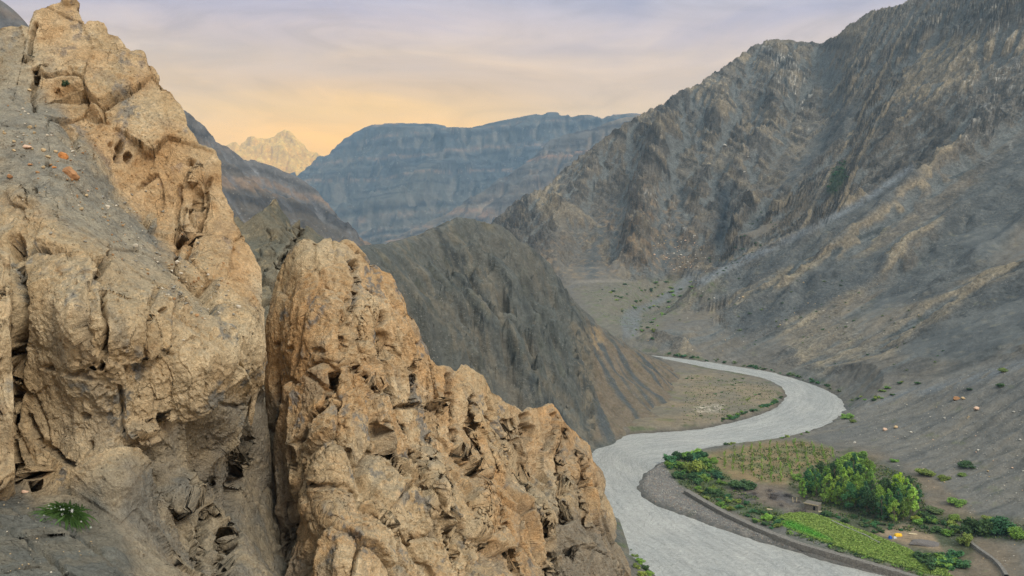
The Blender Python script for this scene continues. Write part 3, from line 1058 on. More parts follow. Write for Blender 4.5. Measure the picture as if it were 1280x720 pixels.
# ------------------------------------------------------------------ separate hills and far mountains
def hill_mesh(name, chains, pts, bounds, cell, pol, seed, mat, colfn, amp=1.0, big=60, erod=40000, ridge_amp=20, layered=0.0, damp_crest=50, nblur=2, calm=None):
    xs = np.arange(bounds[0], bounds[1], cell)
    ys = np.arange(bounds[2], bounds[3], cell)
    Z = tin([L3(c) if not isinstance(c, np.ndarray) else c for c in chains], [P(*p) if len(p) == 3 else G(p[0], p[1], p[3]) for p in pts], xs, ys)
    Z = blur(Z, nblur)
    Z0 = Z.copy()
    gx, gy = np.meshgrid(xs, ys)
    g3 = np.stack([gx.ravel(), gy.ravel(), gx.ravel() * 0], 1)
    calm_g = 0
    if calm:
        qx, qy = proj(np.stack([gx.ravel(), gy.ravel(), Z.ravel()], 1))
        calm_g = soft_poly(qx, qy, calm, 14).reshape(gx.shape)
    sl = blur(np.hypot(*np.gradient(Z, cell)), 3)
    ro = sstep(.15, .45, sl)
    c0 = chains[0]
    c0 = L3(c0) if not isinstance(c0, np.ndarray) else c0
    cd = line_dist(gx.ravel(), gy.ravel(), c0[:, :2]).reshape(gx.shape)
    cf = sstep(0, damp_crest, cd) * .85 + .15
    Z = Z + (fbm(g3, big, seed, 5, True).reshape(gx.shape) - .42) * ridge_amp * ro * cf * (1 - .9 * calm_g)
    if erod:
        Z = erode(Z, cell, sstep(.12, .3, sl) * (1 - .92 * calm_g), n=erod, steps=60, seed=seed, rate=.22, cap=3.0)
        Z = Z * .7 + blur(Z, 1) * .3
    flow = Z - blur(Z, 6)
    x, y = polar(*pol)
    nc, nr = pol[2], pol[5]
    z = bil(Z, xs, ys, x, y)
    fl = bil(flow, xs, ys, x, y) / cell
    r_ = bil(ro, xs, ys, x, y)
    cc = sstep(0, damp_crest * .6, bil(cd, xs, ys, x, y)) * .82 + .18
    p = np.stack([x, y, z], 1).astype(F32)
    if calm:
        qx, qy = proj(p)
        cc = cc * (1 - .88 * soft_poly(qx, qy, calm, 12))
    z = z + r_ * cc * ((fbm(p, big * .35, seed + 3, 5, True) - .4) * ridge_amp * .38 * amp + fbm(p, big * .1, seed + 4, 4) * ridge_amp * .05 * amp)
    if layered:
        st = fbm(p, big * 3, seed + 9, 2) * big * .25
        z0_ = z
        ph = (z + st) / layered
        fr = ph - np.floor(ph)
        z = (np.floor(ph) + sstep(.25, .75, fr)) * layered - st
        z = z0_ * .7 + z * .3
    lim = bil(blur(Z0, 3), xs, ys, x, y) + ridge_amp * (.012 + .28 * sstep(damp_crest * .3, damp_crest * 1.6, bil(cd, xs, ys, x, y)))
    z = np.minimum(z, lim)
    V = np.stack([x, y, z], 1).astype(F32)
    Cc = colfn(V, fl, r_, nr, nc)
    me = mesh_np(name, V, grid_faces(nr, nc), mat, {'Col': np.clip(Cc, .01, .85)})
    return me, V


# --- the dark hill on the near bank, its crest running down to the river bend
hcrest = [(300, 330, 170), (380, 312, 230), (440, 299, 300), (480, 297, 360), (510, 292, 400), (530, 285, 430), (555, 275, 460), (575, 265, 480), (588, 263, 485), (604, 268, 492), (622, 275, 500),
          (640, 282, 515), (652, 291, 522), (668, 304, 532), (682, 321, 540), (698, 342, 548), (712, 361, 558), (726, 382, 570), (740, 400, 585), (760, 418, 608), (780, 430, 628), (810, 442, 648), (836, 452, 660)]
h_chains = [hcrest,
            # rock rib with cliffs, and the talus at its right
            [(690, 325, 538), (700, 380, 515), (716, 430, 490), (730, 480, 465), (738, 520, 445), (740, 548, 436)],
            [(622, 276, 498), (640, 340, 470), (660, 400, 440), (680, 460, 410), (690, 520, 392)],
            [(575, 266, 478), (580, 330, 435), (590, 390, 395), (605, 440, 365)],
            [(500, 294, 385), (520, 350, 350), (540, 400, 330)],
            [(712, 362, 556), (735, 410, 545), (752, 460, 520), (765, 500, 490), (772, 530, 462)],
            [(742, 546, 440), (768, 543, 447), (800, 539, 456), (835, 532, 466), (850, 510, 510), (846, 490, 545), (852, 472, 590), (848, 460, 630), (838, 452, 662)],
            [(560, 780, None, -14), (640, 690, None, -14), (690, 620, None, -12), (740, 572, None, -10), (800, 556, None, -10), (850, 545, None, -10), (880, 525, None, -10), (880, 490, None, -10), (868, 465, None, -10), (850, 450, None, -10)],
            ]
h_pts = [(500, 600, 240), (420, 420, 210), (420, 700, 170), (300, 500, 140), (560, 520, 300), (860, 455, 680)]
h_back = L3(hcrest)
h_back = h_back.copy()
h_back[:, 1] += 60
h_back[:, 0] -= 130
h_back[:, 2] -= 90
h_chains.append(h_back)
h_chains.append(np.array([(-60, 120, 40), (20, 125, 0), (45, 160, -14), (60, 215, -14), (48, 268, -14)], float))
h_chains.append(np.array([(220, 300, -14), (220, 480, -14), (240, 800, -14)], float))


def hill_col(V, fl, r_, nr, nc):
    p = V
    a, b_, c_ = fbm(p, 60, 301, 4), fbm(p, 16, 302, 4), fbm(p, 4, 303, 4)
    o = np.zeros(len(p), F32)
    x, y = proj(V)
    base = mix(lin(86, 88, 83), lin(98, 96, 88), sstep(-.3, .35, a))
    lay = V[:, 2] * .5 + V[:, 0] * .75 + 8 * b_
    bd = perlin(np.stack([lay, o, o], 1), 4.5, 305)
    base = mix(base, lin(124, 114, 96), sstep(.1, .5, bd + .3 * c_) * .45)
    base = mix(base, lin(58, 62, 62), sstep(.05, .4, -bd + .3 * c_) * .8)
    base = mix(base, lin(86, 88, 72), sstep(.1, .5, b_ + c_ * .4) * .35)
    base = mix(base, lin(108, 102, 90), sstep(.3, 1.2, -fl + b_) * .5)
    # the talus cone: dark shale streaks over brown
    th = np.arctan2(V[:, 0] - 20, 640 - V[:, 1])
    tn = fbm(np.stack([th * 13, V[:, 2] / 60, o], 1).astype(F32), 1, 311, 5)
    t = soft_poly(x + c_ * 4, y, [(735, 398), (760, 420), (800, 440), (850, 455), (880, 480), (880, 530), (800, 545), (738, 552), (742, 480)], 7)
    tc_ = mix(lin(112, 100, 84), lin(80, 83, 82), sstep(-.02, .2, tn))
    tc_ = mix(tc_, lin(96, 90, 70), sstep(.0, .3, c_) * .4)
    base = mix(base, tc_, t)
    rib = soft_poly(x + c_ * 3, y, [(739, 410), (748, 404), (757, 425), (755, 440), (742, 436)], 3)
    base = mix(base, lin(150, 128, 96), rib * sstep(-.2, .2, c_) * .7)
    rib = soft_poly(x + c_ * 3, y, [(712, 400), (738, 410), (745, 540), (736, 545), (722, 480)], 5)
    base = mix(base, mix(lin(120, 110, 92), lin(70, 72, 70), sstep(-.1, .3, c_ + b_ * .5)), rib * .7)
    crest = sstep(.0, .5, b_) * sstep(310, 280, y)
    return mix(base, lin(112, 100, 78), crest * .35)


M_hill = terrain_mat('hill_scree', .8, .7, .6)
me, _hv = hill_mesh('hill', h_chains, h_pts, (-240, 260, 110, 860), 2.5, (280, 900, 760, 205, 840, 720), 5, M_hill, hill_col, big=45, ridge_amp=24, erod=50000, damp_crest=25,
                   calm=[(742, 400), (770, 415), (850, 445), (900, 480), (900, 560), (800, 570), (742, 560), (748, 480)])
obj('hill', me, kind='structure', category='hill', label='dark greenish grey hill behind the tan pinnacles, its scree foot at the river bend')

# --- layered blue mesa at the head of the valley
def mesa_col(V, fl, r_, nr, nc):
    a, b_, c_ = fbm(V, 900, 321, 3), fbm(V, 240, 322, 4), fbm(V, 70, 323, 4)
    o = np.zeros(len(V), F32)
    bd = perlin(np.stack([V[:, 2] - .09 * V[:, 0] + 90 * a + 30 * b_, o, o], 1), 48, 325) + .6 * perlin(np.stack([V[:, 2] - .09 * V[:, 0] + 90 * a + 20 * b_, o, o], 1), 17, 326)
    base = mix(lin(92, 88, 78), lin(76, 80, 82), sstep(-.3, .3, a))
    base = mix(base, lin(48, 46, 46), sstep(.05, .35, bd + .4 * c_) * .85)
    base = mix(base, lin(156, 124, 98), sstep(.15, .6, -bd + .4 * c_) * .5)
    return mix(base, lin(120, 112, 100), sstep(.3, 1.0, -fl) * .6)


M_far = terrain_mat('far_rock', .05, 6.0, .5)
mc = [(330, 255, 5550), (380, 205, 5550), (400, 190, 5580), (425, 172, 5625), (442, 160, 5670), (455, 154, 5700), (480, 152, 5730), (510, 152, 5745), (545, 153, 5760), (562, 157, 5745), (585, 158, 5730), (610, 153, 5700),
      (640, 146, 5670), (670, 140, 5640), (690, 137, 5625), (715, 139, 5610), (745, 140, 5595), (785, 140, 5580), (900, 130, 5550), (1000, 150, 5475)]
m_ch = [mc, [(440, 165, 5550), (500, 200, 5175), (540, 230, 4875), (560, 270, 4500), (580, 320, 4200)], [(600, 160, 5625), (640, 200, 5250), (660, 240, 4950)], [(300, 320, 4500), (460, 300, 4425), (520, 300, 4275), (640, 300, 4350), (1000, 330, 4200)]]
mb = L3(mc); mb[:, 1] += 1000; mb[:, 2] -= 380
me, _ = hill_mesh('mountain', m_ch + [mb], [], (-1950, 2250, 3900, 7050), 20, (300, 1000, 600, 4000, 6900, 400), 15, M_far, mesa_col, big=630, ridge_amp=270, erod=40000, layered=38, damp_crest=200)
obj('mountain', me, kind='structure', category='mountain', label='blue flat topped mountain closing the valley, crossed by level rock bands')
mc2 = [(430, 330, 3975), (470, 298, 3975), (500, 291, 4020), (520, 281, 4050), (545, 266, 4080), (575, 250, 4110), (600, 236, 4140), (620, 221, 4170), (640, 207, 4185), (655, 200, 4200), (668, 186, 4215), (685, 172, 4230), (700, 163, 4230), (715, 166, 4230), (735, 158, 4245),
       (760, 150, 4260), (785, 143, 4275), (850, 130, 4275), (950, 120, 4200)]
mb2 = L3(mc2); mb2[:, 1] += 650; mb2[:, 2] -= 300
me, _ = hill_mesh('mountain', [mc2, [(700, 165, 4200), (670, 230, 3900), (640, 290, 3630)], [(600, 238, 4125), (580, 290, 3825), (560, 330, 3570)], [(430, 345, 3600), (560, 340, 3495), (700, 330, 3375), (950, 320, 3300)], mb2], [], (-1050, 1650, 3150, 5250), 15,
                  (420, 960, 520, 3250, 5100, 360), 25, M_far, lambda *a_: mesa_col(*a_) * np.array([1.45, 1.25, 1.1])[None], big=390, ridge_amp=130, erod=40000, layered=30, damp_crest=110)
obj('mountain', me, kind='structure', category='mountain', label='lower blue spur with stepped pale and dark rock bands in front of the flat topped mountain')


# --- steep shoulder on the left, behind the tan pinnacle
def sh_col(V, fl, r_, nr, nc):
    a, b_, c_ = fbm(V, 250, 331, 3), fbm(V, 70, 332, 4), fbm(V, 20, 333, 4)
    o = np.zeros(len(V), F32)
    bd = perlin(np.stack([V[:, 2] * .9 + V[:, 0] * .35 + 12 * b_, o, o], 1), 16, 335)
    base = mix(lin(92, 84, 74), lin(104, 100, 96), sstep(-.3, .3, a))
    base = mix(base, lin(56, 52, 50), sstep(.05, .4, bd) * .7)
    base = mix(base, lin(142, 116, 92), sstep(.1, .5, -bd) * .6)
    d2 = V[:, 0] * .85 - V[:, 1] * .3
    tn = fbm(np.stack([d2 / 40, V[:, 2] / 250, o], 1).astype(F32), 1, 336, 3)
    sc = sstep(.1, 1.0, -fl + tn)
    return mix(base, mix(lin(132, 130, 128), lin(100, 98, 98), sstep(-.2, .2, tn)), sc * .75)


M_sh = terrain_mat('shoulder_rock', .14, 2.5, .55)
sc_ = [(-260, 60, 1350), (-60, 62, 1400), (40, 66, 1450), (100, 74, 1500), (160, 92, 1530), (200, 110, 1560), (215, 119, 1570), (232, 128, 1580), (248, 143, 1600), (262, 163, 1620), (280, 175, 1640), (295, 186, 1660), (315, 196, 1690), (340, 204, 1720), (362, 213, 1740), (380, 222, 1760), (392, 236, 1770),
       (405, 252, 1780), (420, 266, 1790), (436, 282, 1800), (455, 297, 1810), (490, 330, 1830)]
sb = L3(sc_); sb[:, 1] += 300; sb[:, 2] -= 160; sb[:, 0] -= 60
me, _ = hill_mesh('mountain', [sc_, [(215, 122, 1560), (240, 200, 1400), (260, 280, 1280), (270, 330, 1200)], [(300, 190, 1660), (330, 240, 1550), (370, 290, 1450), (400, 330, 1380)], [(240, 145, 1590), (280, 220, 1450), (320, 290, 1350)],
                              [(-260, 340, 950), (0, 340, 1020), (120, 340, 1080), (270, 345, 1150), (400, 345, 1330), (490, 345, 1600)], sb], [], (-1500, 100, 900, 2250), 7, (-240, 500, 620, 1080, 2200, 380), 35, M_sh, sh_col, big=170, ridge_amp=42, erod=40000, damp_crest=40)
obj('mountain', me, kind='structure', category='mountain', label='steep grey brown shoulder with pale scree streaks left of the valley mouth')

# --- grey cliff peeping over the top left corner
tc_ = [(-120, -40, 900), (-40, -30, 900), (-12, -14, 905), (0, -2, 910), (12, -3, 910), (20, 6, 912), (27, 12, 914), (32, 24, 916), (38, 30, 918), (46, 40, 925), (70, 80, 940)]
tb = L3(tc_); tb[:, 1] += 150; tb[:, 2] -= 80
me, _ = hill_mesh('mountain', [tc_, [(-120, 200, 700), (0, 200, 700), (70, 200, 720)], tb], [], (-800, -200, 600, 1200), 5, (-110, 68, 220, 680, 1150, 260), 45, M_sh, sh_col, big=60, ridge_amp=16, erod=0, layered=14, damp_crest=20)
obj('mountain', me, kind='structure', category='mountain', label='grey banded cliff top showing over the left edge of the tan wall')


# --- the snowy peak in the gap
def peak_haze_col(V, fl, r_, nr, nc):
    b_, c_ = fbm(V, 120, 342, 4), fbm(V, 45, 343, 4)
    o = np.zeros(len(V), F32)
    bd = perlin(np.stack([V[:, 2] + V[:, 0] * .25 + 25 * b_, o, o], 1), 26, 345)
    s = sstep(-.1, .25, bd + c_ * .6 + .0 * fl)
    return mix(lin(226, 176, 76), lin(238, 194, 92), s)  # golden haze put into the snow and rock colours


pk = [(230, 200, 6815), (270, 182, 6887), (300, 172, 6931), (318, 168, 6960), (332, 171, 6960), (345, 162, 6960), (357, 160, 6960), (368, 164, 6960), (378, 174, 6960), (388, 186, 6960), (398, 188, 6960), (412, 200, 6960), (440, 220, 6960)]
pb_ = L3(pk); pb_[:, 1] += 400; pb_[:, 2] -= 200
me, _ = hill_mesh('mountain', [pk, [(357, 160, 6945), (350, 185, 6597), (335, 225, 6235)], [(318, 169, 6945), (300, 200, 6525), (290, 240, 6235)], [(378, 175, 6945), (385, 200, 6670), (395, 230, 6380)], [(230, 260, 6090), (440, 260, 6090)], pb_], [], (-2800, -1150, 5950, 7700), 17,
                  (232, 438, 320, 6200, 7550, 260), 55, M_far, peak_haze_col, big=290, ridge_amp=100, erod=20000, damp_crest=60)
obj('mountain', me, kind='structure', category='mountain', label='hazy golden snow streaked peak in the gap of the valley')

# ------------------------------------------------------------------ the air
M_haze = bpy.data.materials.new('valley_air')
M_haze.use_nodes = True
nt = M_haze.node_tree
nt.nodes.clear()
ho = nt.nodes.new('ShaderNodeOutputMaterial')
pv = nt.nodes.new('ShaderNodeVolumePrincipled')
pv.inputs['Color'].default_value = (.46, .74, 1.0, 1)
pv.inputs['Density'].default_value = .85e-4
pv.inputs['Anisotropy'].default_value = .15
nt.links.new(pv.outputs[0], ho.inputs['Volume'])
hv = [(x, y, z) for x in (-3600, 3600) for y in (-400, 8000) for z in (-60, 860)]
hf = [(0, 1, 3, 2), (4, 6, 7, 5), (0, 4, 5, 1), (2, 3, 7, 6), (0, 2, 6, 4), (1, 5, 7, 3)]
hme = bpy.data.meshes.new('haze')
hme.from_pydata(hv, [], hf)
hme.materials.append(M_haze)
obj('haze', hme, kind='stuff', category='haze', label='thin blue air filling the valley')
# ------------------------------------------------------------------ the tan rock walls in front
def resample_line(a, n, w=None):
    a = np.asarray(a, float)
    s = np.r_[0, np.cumsum(np.linalg.norm(np.diff(a, axis=0), axis=1))]
    t = np.linspace(0, s[-1], n)
    return np.stack([np.interp(t, s, a[:, k]) for k in range(a.shape[1])], 1), t / s[-1]


def crag(name, ridge, bottom, depth_pts, cracks, holes, nc, nr, nback, seed, colfn, mat, backw=9.0, amp=1.0, bumps=(), flute=.35, knob=1.0, slab=(3.0, 3.0, 5.5)):
    """ridge / bottom: photo-pixel outlines walked in the same sense; depth_pts: (px,py,metres ahead, scree 0..1)"""
    ridge = np.asarray(ridge, float)
    Rl, _ = resample_line(ridge, nc)
    Bl, _ = resample_line(np.asarray(bottom, float), nc)
    dp = np.array([(a, b, c) for a, b, c, *_ in depth_pts], float)
    fd = tps(dp[:, :2], dp[:, 2], .004)
    fs = tps(dp[:, :2], [q[3] if len(q) > 3 else 0 for q in depth_pts], .02)
    v = np.linspace(0, 1, nr)
    v = 1 - (1 - v) ** 1.0
    px = (Bl[None, :, 0] * (1 - v)[:, None] + Rl[None, :, 0] * v[:, None])
    py = (Bl[None, :, 1] * (1 - v)[:, None] + Rl[None, :, 1] * v[:, None])
    pix = np.stack([px.ravel(), py.ravel()], 1)
    d = fd(pix)
    scree = np.clip(fs(pix), 0, 1)
    V = P(pix[:, 0], pix[:, 1], d).reshape(nr, nc, 3)
    # over the top and down the far side
    tang = np.gradient(Rl, axis=0)
    k = np.ones(41) / 41
    tx = np.convolve(np.pad(tang[:, 0], 20, mode='edge'), k, 'valid')
    ty = np.convolve(np.pad(tang[:, 1], 20, mode='edge'), k, 'valid')
    L = np.hypot(tx, ty) + 1e-9
    outx, outy = ty / L, tx / L              # outward normal on the picture (right, up) for a left-to-right walk
    top = V[-1]
    s = np.linspace(0, 1, nback + 1)[1:] ** 1.6
    back = []
    for q in s:
        o = np.zeros_like(top)
        hr = top - np.array([0, 0, CAMH])
        hr = hr / np.linalg.norm(hr[:, :2], axis=1)[:, None]
        o[:, :2] = hr[:, :2] * (q * backw * .9)
        o[:, 0] -= outx * q * backw * .22
        o[:, 2] = outy * .25 * math.sin(min(q * 14, 1) * math.pi / 2) - backw * (1.3 * q ** 1.25)
        back.append(top + o)
    A = np.concatenate([V, np.array(back)], 0)
    NR = A.shape[0]
    aux = np.zeros((NR, nc, 7))
    aux[..., :3] = A
    aux[:nr, :, 3] = pix[:, 0].reshape(nr, nc)
    aux[nr:, :, 3] = Rl[None, :, 0]
    aux[:nr, :, 4] = pix[:, 1].reshape(nr, nc)
    aux[nr:, :, 4] = Rl[None, :, 1] - 4
    aux[:nr, :, 5] = scree.reshape(nr, nc)
    aux[:nr, :, 6] = ((1 - v) * np.mean(np.hypot(*(Rl - Bl).T)))[:, None]
    # even spacing over the real surface: along the columns of the front, then along the rows
    def even(B, axis, k=.85):
        B = B if axis == 0 else B.transpose(1, 0, 2)
        out = np.empty_like(B)
        m_ = len(B)
        for c in range(B.shape[1]):
            L_ = np.linalg.norm(np.diff(B[:, c, :3], axis=0), axis=1)
            L_ = k * L_ + (1 - k) * L_.mean()
            s_ = np.r_[0, np.cumsum(L_)]
            t_ = np.linspace(0, s_[-1], m_)
            for q in range(B.shape[2]):
                out[:, c, q] = np.interp(t_, s_, B[:, c, q])
        return out if axis == 0 else out.transpose(1, 0, 2)
    aux[:nr] = even(aux[:nr], 0)
    aux = even(aux, 1, .7)
    A = aux[..., :3]
    p = A.reshape(-1, 3).astype(F32)
    e1 = np.linalg.norm(np.gradient(A, axis=0), axis=2)
    e2 = np.linalg.norm(np.gradient(A, axis=1), axis=2)
    edge = np.maximum(e1, e2).ravel()
    fine = sstep(.20, .07, edge)
    midw = .35 + .65 * sstep(.40, .12, edge)
    n0 = grid_normals(p, NR, nc)
    view = p - np.array([0, 0, CAMH], F32)
    flip = np.sign(-(n0[: nr * nc] * view[: nr * nc]).sum(1).mean()) or 1
    n0 = n0 * flip
    spx, spy, sc, vd = aux[..., 3].ravel(), aux[..., 4].ravel(), aux[..., 5].ravel().astype(F32), aux[..., 6].ravel()
    # distance to the crest keeps the traced outline
    crest = .25 + .75 * sstep(0, 60, vd)
    warp = np.stack([perlin(p, 3.1, seed + 1), perlin(p, 3.1, seed + 2), perlin(p, 3.1, seed + 3)], 1) * .9
    sc = np.clip(sc + .35 * fbm(p, 4, seed + 4, 4) * sstep(.05, .3, sc) * sstep(1.0, .7, sc), 0, 1)
    hard = 1 - .85 * sstep(.25, .75, sc)
    disp = fbm(p, (7, 7, 9), seed + 5, 3) * .7 * crest * hard
    f1, f2, r, fc = voro(p + warp * .4, slab, seed + 6)
    disp += ((r - .5) * .40 * sstep(0, .12, f2 - f1) + fc * .95 - .55 * sstep(.07, .0, f2 - f1) * sstep(-.2, .25, fbm(p, 6, seed + 7, 2))) * crest * hard
    flu = fbm(p + warp * .5, (1.3, 1.3, 7.0), seed + 8, 4, True)
    disp += (flu - .45) * flute * crest * hard
    p1 = p + n0 * disp[:, None]
    n1 = grid_normals(p1, NR, nc) * flip
    g1_ = p1.reshape(NR, nc, 3)
    edge = np.maximum(np.linalg.norm(np.gradient(g1_, axis=0), axis=2), np.linalg.norm(np.gradient(g1_, axis=1), axis=2)).ravel()
    fine = sstep(.22, .08, edge)
    midw = .3 + .7 * sstep(.40, .14, edge)
    w2 = np.stack([perlin(p1, 1.1, seed + 11), perlin(p1, 1.1, seed + 12), perlin(p1, 1.1, seed + 13)], 1) * .3
    f1, f2, r2, fc2 = voro(p1 + w2, (1.0, 1.0, 1.6), seed + 14)
    area = sstep(-.2, .3, fbm(p1, 4.0, seed + 15, 3))
    cr2 = sstep(.06, .0, f2 - f1) * area
    disp2 = ((r2 - .5) * .15 * sstep(0, .06, f2 - f1) + fc2 * .22 - .16 * cr2) * (.35 + .65 * area) * knob
    rid = fbm(p1, (1.5, 1.5, 2.4), seed + 16, 6, True, .58)
    calm = .22 + .78 * sstep(.0, .35, fbm(p1, (5, 5, 7), seed + 33, 3))
    midw = midw * calm
    disp2 *= midw
    disp2 += (rid - .45) * .15 * midw
    disp2 += fbm(p1, .8, seed + 17, 5, False, .6) * .13 * midw
    f1b, f2b, r3, fc3 = voro(p1 + w2 * .5, (.36, .36, .5), seed + 18)
    disp2 += fine * (.5 + .5 * calm) * ((r3 - .5) * .08 * sstep(0, .12, f2b - f1b) + fc3 * .12) * sstep(-.35, .1, fbm(p1, 2.2, seed + 24, 3))
    # weathered pockets
    pf1, _, pr, _ = voro(p1, (.7, .7, .55), seed + 19)
    zone = sstep(-.05, .3, fbm(p1, 4.5, seed + 20, 3))
    pit = np.where(pr < .20, sstep(.24, .12, pf1) * (.2 + .6 * pr), 0) * zone
    qf1, _, qr, _ = voro(p1, .34, seed + 21)
    pit2 = np.where(qr < .30, sstep(.34, .12, qf1) * .10, 0) * sstep(-.2, .2, fbm(p1, 3, seed + 22, 3))
    f1c, f2c, r4, fc4 = voro(p1 + w2 * .3, (.17, .17, .22), seed + 28)
    disp2 += fine * fc4 * .045
    pit = pit * .8 * fine
    pit2 = pit2 * fine
    disp2 -= (pit + pit2)
    disp2 += fbm(p1, .22, seed + 23, 3) * .03
    # rubble on the scree
    rb1, rb2, rbr, _ = voro(p1, .55, seed + 31)
    rub = np.where(rbr < .5, sstep(.42, .1, rb1) * .16 * rbr * 2, 0) + fbm(p1, .5, seed + 32, 3) * .10
    disp2 = disp2 * hard * (.35 + .65 * crest) + rub * sstep(.2, .7, sc)
    deep = np.zeros(len(p), F32)
    wob = perlin(p1, 1.3, seed + 41) * 5
    wob2 = perlin(p1, .45, seed + 42) * 2
    for line, wpx, dep in cracks:
        dd = line_dist(spx + wob + wob2, spy + wob * .4, line)
        g = sstep(wpx, wpx * .15, dd)
        disp2 -= dep * g
        deep = np.maximum(deep, g * min(1, dep))
    for hx, hy, rx, ry, dep in holes:
        e = np.hypot((spx - hx + wob * .6) / rx, (spy - hy + wob2) / ry)
        g = sstep(1.15, .55, e)
        disp2 -= dep * g
        deep = np.maximum(deep, g * min(1, dep))
    for hx, hy, rx, ry, dep in bumps:
        e = np.hypot((spx - hx + wob * .6) / rx, (spy - hy + wob2) / ry)
        disp2 += dep * sstep(1.1, .5, e)
    p2 = p1 + n1 * (disp2 * amp)[:, None]
    n2 = grid_normals(p2, NR, nc) * flip
    cav = np.clip(pit * 4 + pit2 * 5 + cr2 * .6, 0, 1)
    Cc = colfn(p2, n2, spx, spy, sc, cav, r, r2, disp2, seed)
    return p2, NR, Cc


ROCK_A, ROCK_B, ROCK_C = lin(190, 164, 126), lin(206, 184, 148), lin(190, 148, 100)
DUST, DUSTD, MIN = lin(156, 140, 114), lin(124, 118, 106), lin(116, 120, 120)


def crag_col(p, n, x, y, sc, cav, r, r2, dsp, seed, warm=.5):
    a, b_, c_, d_ = fbm(p, 9, seed + 51, 3), fbm(p, 3, seed + 52, 4), fbm(p, .9, seed + 53, 4), fbm(p, .3, seed + 54, 3)
    c = mix(ROCK_A, ROCK_B, sstep(-.3, .35, b_))
    c = mix(c, ROCK_C, sstep(.0, .45, a * .6 + c_ * .5 + (warm - .5)) * .8)
    c = mix(c, lin(222, 200, 164), sstep(.15, .5, c_ + .3 * b_) * .55)
    c = mix(c, lin(150, 112, 72), sstep(.12, .5, -c_ + .3 * a) * .5)
    c = c * (1 + (r2 - .5) * .15)[:, None]
    stn_ = fbm(p, (1.2, 1.2, 5.0), seed + 56, 4)
    c = mix(c, lin(150, 138, 118), sstep(.12, .38, stn_) * .55)
    mi = sstep(.13, .28, fbm(p, (1.6, 1.6, 2.2), seed + 55, 4)) * sstep(-.1, .2, d_ + c_)
    c = mix(c, MIN, mi * .75)
    # dust lies on what faces up
    up = sstep(.45, .8, n[:, 2] + .15 * c_)
    c = mix(c, mix(DUST, DUSTD, sstep(-.2, .4, b_)), up * .55)
    s = sstep(.25, .7, sc + .25 * c_)
    dust = mix(mix(lin(172, 154, 126), lin(152, 140, 118), sstep(-.3, .3, b_)), lin(122, 118, 108), sstep(.0, .4, a + .4 * c_))
    dust = mix(dust, lin(168, 150, 122), sstep(.25, .5, d_ + .4 * c_) * .6)
    c = mix(c, dust, s)
    return c, s


# material: colour from the mesh, grain and fine relief from noise in metres
def crag_mat(name):
    m, nt, b = new_mat(name)
    n = N(nt)
    p = n.pos()
    a = n.attr('Col').outputs[0]
    g0 = n.noise(p, 2.6, 8, .66, .3)
    g1 = n.noise(p, 11, 6, .7)
    g2 = n.noise(p, 34, 4, .65)
    c = n.mixc(.85, a, n.ramp(g0, [(.28, .62), (.5, 1.0), (.72, 1.30)]), 'MULTIPLY')
    c = n.mixc(.8, c, n.ramp(g1, [(.3, .60), (.5, 1.0), (.7, 1.34)]), 'MULTIPLY')
    vo = n.n('TexVoronoi')
    vo.inputs['Scale'].default_value = 4.2
    n.l(p, vo.inputs['Vector'])
    sel = n.math('GREATER_THAN', n.noise(p, .7, 3), .52)
    hole = n.math('MULTIPLY', n.ramp(vo.outputs['Distance'], [(.10, 1.0), (.20, 0.0)]), sel)
    n.l(c, b.inputs['Base Color'])
    h = n.math('ADD', n.math('MULTIPLY', g0, 1.6), n.math('ADD', n.math('MULTIPLY', g1, .55), n.math('MULTIPLY', g2, .16)))
    h = n.math('SUBTRACT', h, n.math('MULTIPLY', hole, .8))
    # fine fractures: thin, mostly upright, in patches
    wv = n.n('Mix'); wv.data_type = 'VECTOR'; wv.inputs[0].default_value = .12
    nv = n.n('TexNoise'); nv.inputs['Scale'].default_value = 1.3; nv.inputs['Detail'].default_value = 5
    n.l(p, nv.inputs['Vector'])
    n.l(n.pos((1.2, 1.2, .35)), wv.inputs[4])
    n.l(nv.outputs[1], wv.inputs[5])
    ve = n.n('TexVoronoi'); ve.feature = 'DISTANCE_TO_EDGE'; ve.inputs['Scale'].default_value = 1.5
    n.l(wv.outputs[1], ve.inputs['Vector'])
    ce = n.math('MULTIPLY', n.ramp(ve.outputs['Distance'], [(.0, 1.0), (.028, 0.0)]), n.ramp(n.noise(p, .55, 4), [(.55, 0.0), (.64, 1.0)]))
    h = n.math('SUBTRACT', h, n.math('MULTIPLY', ce, .45))
    n.l(n.bump(h, .16, 1.0), b.inputs['Normal'])
    b.inputs['Roughness'].default_value = .95
    return m


M_crag = crag_mat('weathered_rock')

# --- left wall
L_ridge = [(-330, 90), (-180, 70), (-90, 50), (-40, 44), (0, 33), (14, 31), (26, 33), (37, 36), (40, 26), (43, 15), (52, 10), (66, 6), (76, 3), (78, -4), (88, -6), (94, 2), (96, 11), (101, 22), (106, 31), (112, 27),
           (122, 26), (130, 29), (134, 36), (135, 42), (148, 46), (157, 57), (162, 68), (167, 66), (176, 64), (183, 70), (184, 79), (192, 86), (198, 95), (199, 106), (206, 110), (213, 114), (219, 124), (227, 132),
           (231, 146), (232, 158), (239, 168), (246, 182), (257, 186), (266, 190), (274, 202), (275, 216), (277, 238), (286, 256), (292, 264), (293, 276), (303, 290), (310, 304), (318, 320), (326, 338), (328, 362), (327, 390), (331, 420),
           (330, 448), (327, 480), (334, 520), (338, 560), (343, 600), (352, 650), (366, 710), (380, 780), (390, 850)]
L_bottom = [(-360, 900), (-200, 900), (-60, 900), (60, 890), (160, 885), (240, 880), (330, 880), (360, 870)]
